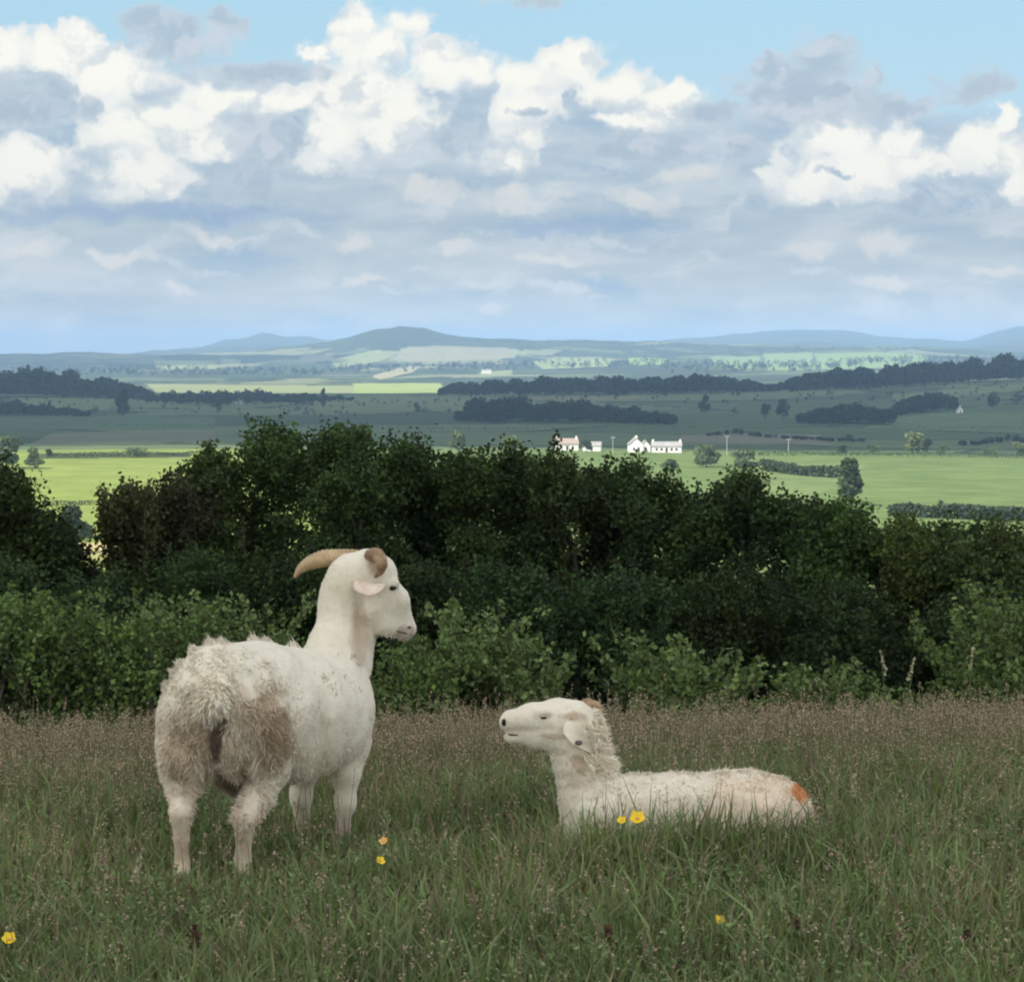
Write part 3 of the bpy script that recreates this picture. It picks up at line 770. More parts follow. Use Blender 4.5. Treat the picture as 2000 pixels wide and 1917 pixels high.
hedge('dark hedge under the yellow field, seen through the left gap', [(80, 988), (240, 985)], 10, SD, 5, 1000, 900)

# ---- woods that read as one mass
def wood(label, pts, n_trees, c, seed, Ylo, Yhi, depth=120, per=90, hfac=1.0):
    """pts: (px, base_py, height_px)"""
    r = np.random.default_rng(seed); pts = np.array(pts, float)
    px = r.uniform(pts[0, 0], pts[-1, 0], n_trees); bpy_ = np.interp(px, pts[:, 0], pts[:, 1]); hp = np.interp(px, pts[:, 0], pts[:, 2])
    PX = np.linspace(pts[0, 0], pts[-1, 0], 60); GY = np.array([ground_at(a, b, Ylo, Yhi)[1] for a, b in zip(PX, np.interp(PX, pts[:, 0], pts[:, 1]))])
    Y = np.interp(px, PX, GY) + r.uniform(0, depth, n_trees)
    x = (px - CX) / F * Y; zb = terrain(x, Y); H = hp / F * Y * r.uniform(.75, 1.08, n_trees) * hfac; H = H * (.62 + .6 * fbm(px / 17.0 + 30, px * 0 + seed, seed, 3)); R_w = H * r.uniform(.3, .5, n_trees)
    k = np.repeat(np.arange(n_trees), per); m_ = len(k); d = unit(r.normal(size=(m_, 3))); q = r.uniform(.6, 1.0, m_)
    Cc = np.stack([x[k] + d[:, 0] * q * R_w[k], Y[k] + d[:, 1] * q * R_w[k], zb[k] + H[k] * .56 + d[:, 2] * q * H[k] * .44], 1)
    tint = (r.normal(size=(n_trees, 1)) * .15)[k] * np.array(c)
    V, Fc, cc = leaves(Cc, (H.mean() * .11), c, .15, r, .3, tint, .9)
    base = np.array([x[0], Y[0], zb[0]])
    o = np_mesh('wood', V - base, Fc, M_far, None, cc); o.location = base
    tag(o, label, 'wood', kind='stuff')
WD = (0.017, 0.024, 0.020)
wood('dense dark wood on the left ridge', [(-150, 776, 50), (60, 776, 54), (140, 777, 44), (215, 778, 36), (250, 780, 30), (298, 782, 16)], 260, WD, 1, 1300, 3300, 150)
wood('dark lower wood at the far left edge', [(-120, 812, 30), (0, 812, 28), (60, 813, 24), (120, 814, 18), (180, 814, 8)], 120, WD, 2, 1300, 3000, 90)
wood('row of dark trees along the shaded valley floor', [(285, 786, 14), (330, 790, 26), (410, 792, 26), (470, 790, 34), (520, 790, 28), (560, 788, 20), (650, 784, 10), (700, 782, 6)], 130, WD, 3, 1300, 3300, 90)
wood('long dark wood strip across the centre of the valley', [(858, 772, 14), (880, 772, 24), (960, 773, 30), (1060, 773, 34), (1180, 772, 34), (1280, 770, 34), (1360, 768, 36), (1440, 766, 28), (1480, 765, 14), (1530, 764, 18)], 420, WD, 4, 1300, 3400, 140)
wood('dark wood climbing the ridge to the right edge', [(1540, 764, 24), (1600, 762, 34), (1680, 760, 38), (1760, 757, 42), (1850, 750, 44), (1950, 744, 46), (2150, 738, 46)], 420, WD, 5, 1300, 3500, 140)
wood('dark copse below the long wood strip', [(890, 823, 22), (930, 824, 42), (1000, 825, 46), (1100, 826, 42), (1180, 827, 36), (1250, 828, 28), (1320, 830, 14)], 260, WD, 6, 1300, 2400, 90)
wood('dark copse right of the tree pair', [(1560, 828, 16), (1620, 828, 38), (1690, 828, 38), (1740, 830, 28)], 110, WD, 7, 1300, 2600, 60)
wood('dark copse on the slope left of the little white house', [(1745, 815, 22), (1790, 806, 36), (1840, 803, 38), (1866, 802, 24)], 80, WD, 8, 1300, 2900, 60)
wood('thin dark tree line above the brown shaded field', [(1380, 852, 6), (1440, 850, 16), (1500, 856, 9), (1620, 862, 7), (1690, 864, 7)], 120, WD, 9, 1200, 2000, 20)
wood('dark trees along the far field edge at right', [(1850, 872, 14), (1900, 870, 10), (1960, 866, 16), (2080, 866, 18)], 60, WD, 10, 1200, 2000, 30)
wood('scattered hedgerow trees over the shaded middle slopes, left', [(-60, 800, 8), (250, 800, 9), (480, 815, 8), (900, 812, 9)], 120, WD, 14, 1300, 2900, 700, 40)
wood('scattered hedgerow trees over the shaded middle slopes, right', [(900, 790, 8), (1300, 790, 9), (1600, 800, 9), (2060, 785, 9)], 150, WD, 15, 1300, 2900, 700, 40)
wood('thin hedge line across the shaded lower slope', [(-60, 828, 4), (300, 832, 4), (600, 836, 5), (1000, 838, 4), (1400, 836, 5), (2060, 838, 5)], 260, WD, 16, 1200, 2300, 12, 24)
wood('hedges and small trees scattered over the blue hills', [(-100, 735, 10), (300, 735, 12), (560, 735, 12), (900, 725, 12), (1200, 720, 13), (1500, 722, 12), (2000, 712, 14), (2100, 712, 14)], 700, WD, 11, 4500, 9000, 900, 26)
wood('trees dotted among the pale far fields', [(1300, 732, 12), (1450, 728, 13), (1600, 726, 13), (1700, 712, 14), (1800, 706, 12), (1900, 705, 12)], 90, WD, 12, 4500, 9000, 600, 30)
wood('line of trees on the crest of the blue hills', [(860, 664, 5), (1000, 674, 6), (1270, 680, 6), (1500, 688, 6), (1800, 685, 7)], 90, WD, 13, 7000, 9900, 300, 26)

# ------------------------------------------------------------------ buildings, poles
def cottage(name, label, px, py, L, D, eave, ridge, roofmat, rz=0.0, gable_front=False, nwin=3, chim=1, Y1=1165, cat='house', Y0=900):
    x, Y = ground_at(px, py, Y0, Y1); z = tz(x, Y) - 0.2
    root = empty(name, (x, Y, z), rz); tag(root, label, cat)
    w = MB(); a, b = L / 2, D / 2
    P = [(-a, -b, 0), (a, -b, 0), (a, b, 0), (-a, b, 0), (-a, -b, eave), (a, -b, eave), (a, b, eave), (-a, b, eave)]
    if gable_front:
        P += [(0, -b, ridge), (0, b, ridge)]
        w.add(P, [(0, 1, 5, 8, 4), (1, 2, 6, 5), (2, 3, 7, 9, 6), (3, 0, 4, 7)])
        r0 = [(-a - .3, -b - .25, eave - .15), (0, -b - .25, ridge + .12), (0, b + .25, ridge + .12), (-a - .3, b + .25, eave - .15)]
        r1 = [(a + .3, -b - .25, eave - .15), (0, -b - .25, ridge + .12), (0, b + .25, ridge + .12), (a + .3, b + .25, eave - .15)]
    else:
        P += [(-a, 0, ridge), (a, 0, ridge)]
        w.add(P, [(0, 1, 5, 4), (1, 2, 6, 9, 5), (2, 3, 7, 6), (3, 0, 4, 8, 7)])
        r0 = [(-a - .25, -b - .3, eave - .15), (a + .25, -b - .3, eave - .15), (a + .25, 0, ridge + .12), (-a - .25, 0, ridge + .12)]
        r1 = [(-a - .25, b + .3, eave - .15), (a + .25, b + .3, eave - .15), (a + .25, 0, ridge + .12), (-a - .25, 0, ridge + .12)]
    w.build('wall', M_wall, root)
    rf = MB()
    for q in (r0, r1):
        q = np.array(q); up = np.array([0, 0, .14]); V = np.concatenate([q, q + up])
        rf.add(V, [(0, 3, 2, 1), (4, 5, 6, 7), (0, 1, 5, 4), (1, 2, 6, 5), (2, 3, 7, 6), (3, 0, 4, 7)])
    roof = rf.build('roof', roofmat, root)
    for i in range(chim):
        c = MB(); cx_ = (-a + .5) if i == 0 else (a - .5)
        if gable_front: c.box((0, -b + .5 if i == 0 else b - .5, ridge + .35), (.9, .7, 1.5))
        else: c.box((cx_, 0, ridge + .35), (.7, .9, 1.5))
        c.build('chimney', M_wall, roof)
    xs = np.linspace(-a, a, nwin + 2)[1:-1]
    for i, wx in enumerate(xs):
        isdoor = (i == nwin // 2)
        f = MB(); hh = 1.9 if isdoor else 1.1; zc = 0.25 + hh / 2 if isdoor else 1.45
        for dx, dz, sx, sz in ((-.5, 0, .1, hh), (.5, 0, .1, hh), (0, hh / 2, 1.1, .1), (0, -hh / 2, 1.1, .1)):
            f.box((wx + dx, -b - .03, zc + dz), (sx, .08, sz))
        fo = f.build('door' if isdoor else 'window', M_wall, root)
        g = MB(); g.box((wx, -b - .015, zc), (.9, .05, hh - .1)); g.build('door_leaf' if isdoor else 'pane', M_dark, fo)
    return root
cottage('cottage', 'white cottage with a reddish roof, left of the farm group', 1106, 879, 9, 6, 2.9, 4.7, M_tile, 0.10, False, 3, 2)
cottage('barn', 'low pale barn with grey roof right of the red roofed cottage', 1157, 880, 7, 6, 2.3, 3.6, M_slate, -0.12, False, 1, 0, cat='barn')
cottage('farmhouse', 'white farmhouse showing its gable, centre of the farm', 1241, 882, 5.4, 8, 3.2, 5.6, M_slate, 0.05, True, 2, 1)
cottage('farmhouse', 'smaller white gabled wing touching the white farmhouse', 1260, 882, 3.6, 6, 2.6, 4.6, M_slate, 0.05, True, 1, 0)
cottage('longhouse', 'long low white farmhouse with grey roof, rightmost of the farm', 1302, 883, 11.6, 6, 2.7, 4.2, M_slate, -0.05, False, 5, 2)
cottage('house', 'little white house on the shaded slope at right', 1874, 806, 4, 4, 2.4, 4.6, M_slate, 0.2, True, 1, 1, 3000, Y0=1500)
cottage('house', 'tiny white house among the dark valley trees at left', 466, 789, 6, 5, 3, 5, M_slate, 0.2, True, 1, 1, 3300, Y0=1500)
cottage('house', 'faint white house on the blue hillside at centre', 950, 729, 22, 12, 6, 9, M_slate, 0.0, False, 3, 1, 8000, Y0=4000)

def pole(label, px, py, hpx, Y1=1160):
    x, Y = ground_at(px, py, 700, Y1); z = tz(x, Y); H = hpx / F * Y
    root = empty('utility_pole', (x, Y, z)); tag(root, label, 'pole', 'utility poles by the farm')
    m_ = MB(); m_.tube([(0, 0, -.3), (0, 0, H * .5), (0, 0, H)], [.14, .12, .10], 8); m_.build('post', M_pole, root)
    c = MB(); c.box((0, -.2, H - .5), (1.9, .13, .16)); c.build('crossarm', M_pole, root)
    for s in (-.8, 0, .8):
        q = MB(); q.tube([(s, -.2, H - .42), (s, -.2, H - .3), (s, -.2, H - .2)], [.05, .08, .04], 6); q.build('insulator', M_wall, root)
pole('tall grey utility pole right of the long white farmhouse', 1420, 890, 40)
pole('shorter grey utility pole at the start of the green field', 1540, 884, 28)
pole('thin grey utility pole left of the gabled farmhouse', 1197, 884, 32)

# ------------------------------------------------------------------ implicit bodies
def surface_nets(f, lo, hi, h):
    ax = [np.arange(lo[i], hi[i] + h, h) for i in range(3)]
    G = np.stack(np.meshgrid(*ax, indexing='ij'), -1); sh = G.shape[:3]
    v = f(G.reshape(-1, 3)).reshape(sh)
    ins = v < 0
    nx, ny, nz = sh
    acc = np.zeros((nx - 1, ny - 1, nz - 1, 3)); cnt = np.zeros((nx - 1, ny - 1, nz - 1))
    cor = [(i, j, k) for i in (0, 1) for j in (0, 1) for k in (0, 1)]
    def sl(c): return tuple(slice(c[a], sh[a] - 1 + c[a]) for a in range(3))
    for a in cor:
        for b in cor:
            if sum(b) - sum(a) == 1 and all(b[q] >= a[q] for q in range(3)):
                va, vb = v[sl(a)], v[sl(b)]; cr = (va < 0) != (vb < 0)
                t = np.where(cr, va / (va - vb + 1e-12), 0)
                for q in range(3): acc[..., q] += np.where(cr, a[q] + t * (b[q] - a[q]), 0)
                cnt += cr
    act = cnt > 0; idx = -np.ones(act.shape, int); idx[act] = np.arange(act.sum())
    cell = np.argwhere(act); P = acc[act] / cnt[act][:, None]
    V = np.array(lo) + (cell + P) * h
    Fs = []
    for d in range(3):
        e1, e2 = (d + 1) % 3, (d + 2) % 3
        s0 = [slice(1, -1)] * 3; s0[d] = slice(0, -1); s1 = list(s0); s1[d] = slice(1, None)
        A = ins[tuple(s0)]; B = ins[tuple(s1)]
        off = np.ones(3, int); off[d] = 0
        for flag, cond in ((0, A & ~B), (1, ~A & B)):
            c = np.argwhere(cond) + off
            def I(a1, a2):
                q = c.copy(); q[:, e1] -= a1; q[:, e2] -= a2; return idx[q[:, 0], q[:, 1], q[:, 2]]
            q = np.stack([I(1, 1), I(0, 1), I(0, 0), I(1, 0)], 1)
            Fs.append(q if flag == 0 else q[:, ::-1])
    return V, np.concatenate(Fs)

def make_sdf(prims, bump=None):
    def f(P):
        d = np.full(len(P), 9.0)
        for pr in prims:
            a, b, ra, rb, k, sc = pr
            Q = P
            A, B = a, b
            if sc is not None:          # squash along an axis: (unit axis, factor)
                ax, fac = sc
                Q = P + np.outer((P - a) @ ax, ax) * (1 / fac - 1)
                B = b + ax * np.dot(b - a, ax) * (1 / fac - 1)
            ab = B - A; L = max(np.dot(ab, ab), 1e-9)
            t = np.clip(((Q - A) @ ab) / L, 0, 1)
            s = np.linalg.norm(Q - A - t[:, None] * ab, axis=1) - (ra + (rb - ra) * t)
            h = np.clip(0.5 + 0.5 * (d - s) / k, 0, 1)
            d = d * (1 - h) + s * h - k * h * (1 - h)
        if bump is not None: d = d + bump(P)
        return d
    return f

def body_mesh(name, prims, mat, parent, h=0.009, bump=None, hole=None):
    f = make_sdf(prims, bump)
    pts = np.array([p[0] for p in prims] + [p[1] for p in prims]); rr = max(max(p[2], p[3]) for p in prims)
    V, Fq = surface_nets(f, pts.min(0) - rr * 1.1 - .02, pts.max(0) + rr * 1.1 + .02, h)
    for it in range(2):
        v0 = f(V); e = 0.003
        g = np.stack([f(V + np.eye(3)[i] * e) - f(V - np.eye(3)[i] * e) for i in range(3)], 1) / (2 * e)
        V = V - unit(g) * (v0 * 0.8)[:, None]
    g = unit(g)
    o = np_mesh(name, V, Fq, mat, parent, None, True)
    return o, V, Fq, g

def wool(V, Fq, N, n, length, width, dirf, sel, mat, parent, name, seed, curl=0.3):
    """short tapering locks rooted on the skin; length(P) in metres, sel(P) keep probability"""
    r = np.random.default_rng(seed)
    A, B, C, D = V[Fq[:, 0]], V[Fq[:, 1]], V[Fq[:, 2]], V[Fq[:, 3]]
    ar = np.linalg.norm(np.cross(C - A, D - B), axis=1); cs = np.cumsum(ar)
    k = np.searchsorted(cs, r.uniform(0, cs[-1], n)).clip(0, len(Fq) - 1)
    u, v = r.uniform(0, 1, (2, n, 1)) if False else (r.uniform(0, 1, (n, 1)), r.uniform(0, 1, (n, 1)))
    P = (A[k] * (1 - u) + B[k] * u) * (1 - v) + (D[k] * (1 - u) + C[k] * u) * v
    nn = N[Fq[k, 0]]
    keep = r.uniform(0, 1, n) < sel(P, nn); P, nn = P[keep], nn[keep]; n = len(P)
    L = (length(P, nn) * r.uniform(.5, 1.4, n))[:, None]
    d = dirf(P, nn); d = unit(d + curl * r.normal(size=(n, 3)))
    d = np.where((np.sum(d * nn, 1) < .12)[:, None], unit(d + nn * .5), d)
    side = unit(np.cross(d, r.normal(size=(n, 3)))); w_ = width * r.uniform(.6, 1.4, n)[:, None]
    bend = unit(r.normal(size=(n, 3)) + np.array([0, 0, -1.0])) * L * .28
    P = P - nn * 0.002
    cl_ = np.stack([fbm(P[:, 0] * 55 + 9, P[:, 2] * 55 + P[:, 1] * 40 + 50, seed + q, 2) - .5 for q in (1, 2, 3)], 1)
    bend = bend + cl_ * L * 1.6 * (curl > .4)
    M_ = P + d * L * .55; T = P + d * L + bend
    Vv = np.stack([P - side * w_, P + side * w_, M_ + side * w_ * .8, M_ - side * w_ * .8, T], 1).reshape(-1, 3)
    i = np.arange(n)[:, None] * 5
    if name in ('short_coat', 'back_tufts', 'withers_tuft'):     # all one short coat, linked by flush_coat
        PENDING.append(Vv); return None
    return np_mesh(name, Vv, [i + np.array([[0, 1, 2, 3]]), i + np.array([[3, 2, 4]])], mat, parent)
PENDING = []
def tufts(pts, V, Fq, N, loc, mat, parent, d, L):
    for i, q in enumerate(pts):
        c = V[np.argmin(np.linalg.norm(V - loc(*q), axis=1))]
        k = np.linalg.norm(V[Fq[:, 0]] - c, axis=1) < .03
        if k.sum() > 3: wool(V, Fq[k], N, 420, lambda P, n: L * np.clip(1.2 - np.linalg.norm(P - c, axis=1) / .028, .25, 1), .0019, lambda P, n: n * .4 + np.array(d) + (c - P) * 12, lambda P, n: np.ones(len(P)), mat, parent, 'back_tufts', 60 + i, .15)
def flush_coat(mat, parent):
    V = np.concatenate(PENDING); PENDING.clear(); i = np.arange(len(V) // 5)[:, None] * 5
    return np_mesh('short_coat', V, [i + np.array([[0, 1, 2, 3]]), i + np.array([[3, 2, 4]])], mat, parent)

def sheep_mat(name, stains_shade, rough=0.85, up=1.0):
    """white coat with dirt, dye and painted shade patches: stains = (centre, radius, colour, strength, noise scale)"""
    m, t, out = mat_new(name)
    tc = t.N.new('ShaderNodeTexCoord'); P = tc.outputs['Object']
    n1 = t.noise(P, 7, 5, .6); n2 = t.noise(P, 60, 4, .6)
    c = t.mix(t.smooth(n1, .35, .7), (0.74 * up, 0.69 * up, 0.58 * up, 1), (0.66 * up, 0.60 * up, 0.48 * up, 1))
    c = t.mix(t.m('MULTIPLY', t.smooth(n2, .45, .75), .35), c, (0.54 * up, 0.48 * up, 0.37 * up, 1))
    for (ctr, rad, colr, st, nscale) in stains_shade:
        d = t.v('LENGTH', t.v('MULTIPLY', t.v('SUBTRACT', P, tuple(ctr)), tuple(1 / np.array(rad))), out=1)
        nz = t.noise(P, nscale, 5, .65)
        k = t.smooth(t.m('MULTIPLY_ADD', t.m('SUBTRACT', nz, .5), 1.5, d), 1.15, .55)
        c = t.mix(t.m('MULTIPLY', k, st), c, (*colr, 1))
    p = t.node('ShaderNodeBsdfPrincipled', Roughness=rough)
    p.inputs['Specular IOR Level'].default_value = .15
    p.inputs['Sheen Weight'].default_value = .15
    t.L.new(c, p.inputs['Base Color'])
    b = t.N.new('ShaderNodeBump'); b.inputs['Strength'].default_value = .5; b.inputs['Distance'].default_value = .006
    t.L.new(t.noise(P, 45, 5, .7), b.inputs['Height']); t.L.new(b.outputs[0], p.inputs['Normal'])
    t.L.new(p.outputs[0], out.inputs[0])
    return m
M_horn = None
def horn_mat():
    m, t, out = mat_new('horn_keratin')
    tc = t.N.new('ShaderNodeTexCoord')
    n = t.noise(tc.outputs['Object'], 14, 5, .6); n2 = t.noise(tc.outputs['Object'], 70, 3, .6)
    c = t.mix(t.smooth(n, .35, .65), (0.52, 0.37, 0.20, 1), (0.27, 0.18, 0.095, 1))
    c = t.mix(t.m('MULTIPLY', n2, .35), c, (0.60, 0.47, 0.30, 1))
    p = t.node('ShaderNodeBsdfPrincipled', Roughness=.5); t.L.new(c, p.inputs['Base Color'])
    b = t.N.new('ShaderNodeBump'); b.inputs['Strength'].default_value = .6; b.inputs['Distance'].default_value = .004
    t.L.new(n2, b.inputs['Height']); t.L.new(b.outputs[0], p.inputs['Normal']); t.L.new(p.outputs[0], out.inputs[0])
    return m
M_horn = horn_mat()
M_horn2 = plain_mat('ginger_horn', (0.42, 0.29, 0.18), (0.20, 0.125, 0.07), 26, .6, .5)
M_eye = plain_mat('eye_dark', (0.012, 0.01, 0.008), (0.02, 0.015, 0.01), 5, .15)
M_nose = plain_mat('nose_skin', (0.06, 0.04, 0.035), (0.12, 0.085, 0.07), 40, .5)
M_lid = plain_mat('eyelid_skin', (0.40, 0.33, 0.26), (0.28, 0.22, 0.17), 60, .7)
M_hoof = plain_mat('hoof', (0.05, 0.04, 0.03), (0.08, 0.065, 0.05), 20, .6)
M_pink = plain_mat('ear_skin', (0.60, 0.47, 0.38), (0.72, 0.64, 0.53), 22, .85)

def pp(px, py, Y, r): return (at(px, py, Y), r / F * Y)
def cap(a, b, k=0.03, sc=None):
    return (a[0], b[0], a[1], b[1], k, sc)
def chain(L, k=0.03):
    q = [pp(*p) for p in L]; return [cap(q[i], q[i + 1], k) for i in range(len(q) - 1)]
def surf(bvh, px, py):
    d = at(px, py, 10.0) - np.array([0, 0, CAMZ]); h = bvh.ray_cast(Vector((0, 0, CAMZ)), Vector(unit(d)))
    return (np.array(h[0]), np.array(h[1])) if h[0] is not None else (at(px, py, 9.0), np.array([0, -1, 0]))
def ellip(name, c, n, r3, mat, parent, roll=None):
    """ellipsoid part; local z along n"""
    V, Fc = ICO2; n = unit(np.array(n, float)); a = unit(np.cross(n, [0, 0, 1.0]) if roll is None else np.cross(n, roll)); b = np.cross(n, a)
    P = c + V[:, :1] * a * r3[0] + V[:, 1:2] * b * r3[1] + V[:, 2:] * n * r3[2]
    return np_mesh(name, P - np.array(parent.location), Fc, mat, parent, None, True)
def leaf_part(name, axis, width, nrm, mat, parent, cup=.35, thick=.004):
    """ear: spine points, half widths, facing normal"""
    ax = spline(axis, 10); ws = np.interp(np.linspace(0, 1, 10), np.linspace(0, 1, len(width)), width); nrm = unit(np.array(nrm, float))
    T = unit(np.gradient(ax, axis=0)); S = unit(np.cross(T, nrm)); V = []; Fc = []
    us = np.linspace(-1, 1, 7)
    for sgn in (0, 1):
        for i in range(10):
            for u in us: V.append(ax[i] + S[i] * ws[i] * u + nrm * (cup * ws[i] * (u * u) - sgn * thick))
    for i in range(9):
        for j in range(6):
            a = i * 7 + j; Fc.append((a, a + 1, a + 8, a + 7)); Fc.append((70 + a, 70 + a + 7, 70 + a + 8, 70 + a + 1))
    for i in range(9):
        for j in (0, 6):
            a = i * 7 + j; Fc.append((a, a + 7, 77 + a, 70 + a))
    for i in (0, 9):
        for j in range(6):
            a = i * 7 + j; Fc.append((a, a + 1, 71 + a, 70 + a))
    return np_mesh(name, np.array(V) - np.array(parent.location), np.array(Fc), mat, parent, None, True)
def horn(pts, mat, parent, n=34, ridges=.05):
    P = np.array([at(p[0], p[1], p[2]) for p in pts]); R0 = np.array([p[3] / F * p[2] for p in pts])
    Q = spline(P, n * 2); R1 = np.interp(np.linspace(0, 1, n * 2), np.linspace(0, 1, len(R0)), R0) * (1 + ridges * np.sin(np.arange(n * 2) * 2.1))
    m_ = MB(); m_.tube(Q - np.array(parent.location), R1, 12, True, .82); return m_.build('horn', mat, parent, True)

# ------------------------------------------------------------------ standing sheep
def standing_sheep():
    base = np.array([at(440, 1700, 8.9)[0], 8.95, 0.0])
    base[2] = tz(base[0], base[1])
    root = empty('sheep', base)
    tag(root, 'white horned sheep standing with its rump to the viewer and head turned right', 'sheep')
    P = []
    P += chain([(438, 1385, 8.76, 118), (500, 1384, 8.92, 119), (560, 1392, 9.08, 121), (626, 1388, 9.28, 99)], .05)
    P += chain([(425, 1345, 8.80, 86), (520, 1340, 9.0, 72)], .04)
    P += chain([(560, 1425, 9.05, 104), (620, 1415, 9.2, 96)], .05)
    P += chain([(636, 1370, 9.30, 86), (656, 1395, 9.38, 62)], .05)
    # neck
    P += chain([(636, 1335, 9.30, 76), (655, 1285, 9.37, 57), (672, 1225, 9.42, 49), (678, 1170, 9.42, 49), (684, 1136, 9.40, 50)], .05)
    P += chain([(684, 1290, 9.40, 36), (700, 1225, 9.42, 30)], .05)
    # skull, forehead, cheek, nose, jaw
    P += chain([(688, 1126, 9.40, 46), (718, 1116, 9.38, 43)], .02)
    P += chain([(722, 1112, 9.38, 38), (740, 1118, 9.38, 34)], .02)
    P += chain([(736, 1140, 9.38, 38), (764, 1172, 9.40, 32), (788, 1222, 9.43, 22)], .02)
    P += chain([(724, 1180, 9.38, 40), (750, 1212, 9.40, 27), (786, 1236, 9.42, 15)], .02)
    P += chain([(790, 1226, 9.43, 20), (796, 1231, 9.43, 16)], .012)
    # brow ridge over the near eye
    P += chain([(752, 1139, 9.345, 11), (770, 1139, 9.35, 10)], .012)
    # near hind leg (left)
    P += chain([(376, 1395, 8.78, 72), (364, 1450, 8.80, 60), (354, 1505, 8.79, 42), (351, 1545, 8.72, 26), (351, 1585, 8.66, 20)], .03)
    P += chain([(349, 1588, 8.64, 21), (351, 1640, 8.67, 14), (350, 1690, 8.69, 14), (350, 1712, 8.67, 19)], .012)
    # right hind leg
    P += chain([(496, 1400, 8.80, 64), (503, 1455, 8.84, 52), (520, 1504, 8.86, 38), (504, 1554, 8.78, 26), (474, 1602, 8.66, 20)], .03)
    P += chain([(474, 1602, 8.66, 20), (472, 1650, 8.70, 14), (470, 1690, 8.72, 16), (468, 1712, 8.70, 19)], .012)
    # front legs
    P += chain([(668, 1395, 9.28, 62), (680, 1450, 9.28, 42), (674, 1510, 9.26, 27), (672, 1570, 9.26, 19), (668, 1620, 9.27, 13), (668, 1658, 9.26, 17)], .025)
    P += chain([(604, 1440, 9.42, 60), (590, 1505, 9.42, 30), (586, 1560, 9.42, 20), (588, 1610, 9.43, 14), (588, 1650, 9.42, 17)], .025)
    # udder between the hind legs
    P += chain([(440, 1480, 8.98, 46), (456, 1520, 8.98, 36), (462, 1545, 8.98, 22)], .02)
    # breech wool
    P += chain([(372, 1400, 8.70, 48), (358, 1470, 8.70, 44), (338, 1490, 8.72, 26)], .03)
    P += chain([(496, 1395, 8.70, 44), (500, 1450, 8.73, 38), (504, 1484, 8.76, 26)], .03)
    cl = at(430, 1420, 8.6)
    crown = at(440, 1440, 8.7)
    def bump(Q):
        # the cleft between the thighs, and lumpy wool on the breech
        a = at(426, 1400, 8.60); b = at(412, 1490, 8.60)
        ab = b - a; t = np.clip(((Q - a) @ ab) / np.dot(ab, ab), 0, 1); d = np.linalg.norm((Q - a - t[:, None] * ab) * np.array([1, .35, 1]), axis=1)
        cleft = 0.035 * np.exp(-(d / .022) ** 2)
        w_ = np.exp(-(np.linalg.norm((Q - crown) * np.array([1.0, 1.2, 1.0]), axis=1) / .24) ** 2)
        lump = (fbm(Q[:, 0] * 34 + Q[:, 1] * 14 + 50, Q[:, 2] * 20 + 50, 5, 3) - .5) * .030 * w_
        fine = (fbm(Q[:, 0] * 16 + Q[:, 1] * 9 + 70, Q[:, 2] * 14 + 30, 9, 3) - .5) * .010
        def hol(px, py, Y_, sx, sz, dep, rot=0.0):
            c = at(px, py, Y_); dx = Q[:, 0] - c[0]; dz = Q[:, 2] - c[2]; ca, sa = math.cos(rot), math.sin(rot)
            return dep * np.exp(-((dx * ca + dz * sa) / sx) ** 2 - ((-dx * sa + dz * ca) / sz) ** 2) * (Q[:, 1] < Y_ + .12)
        muscle = hol(585, 1335, 8.95, .035, .07, .020) + hol(632, 1430, 9.1, .022, .12, .018, -.15) + hol(702, 1230, 9.36, .011, .10, .010, .1) \
            + hol(640, 1300, 9.3, .02, .06, .010, .6) - hol(672, 1370, 9.25, .035, .06, .008) - hol(478, 1290, 8.85, .03, .03, .010) - hol(400, 1290, 8.8, .03, .03, .008) \
            + hol(738, 1178, 9.33, .012, .025, .005) + hol(776, 1180, 9.37, .008, .03, .004, .5)
        return cleft + lump + fine + muscle
    P = [(a - base, b - base, ra, rb, k, sc) for a, b, ra, rb, k, sc in P]
    loc = lambda *q: at(*q) - base
    dirt = (0.50, 0.385, 0.265); beige = (0.64, 0.54, 0.41); dark = (0.16, 0.11, 0.075); grey = (0.40, 0.38, 0.33)
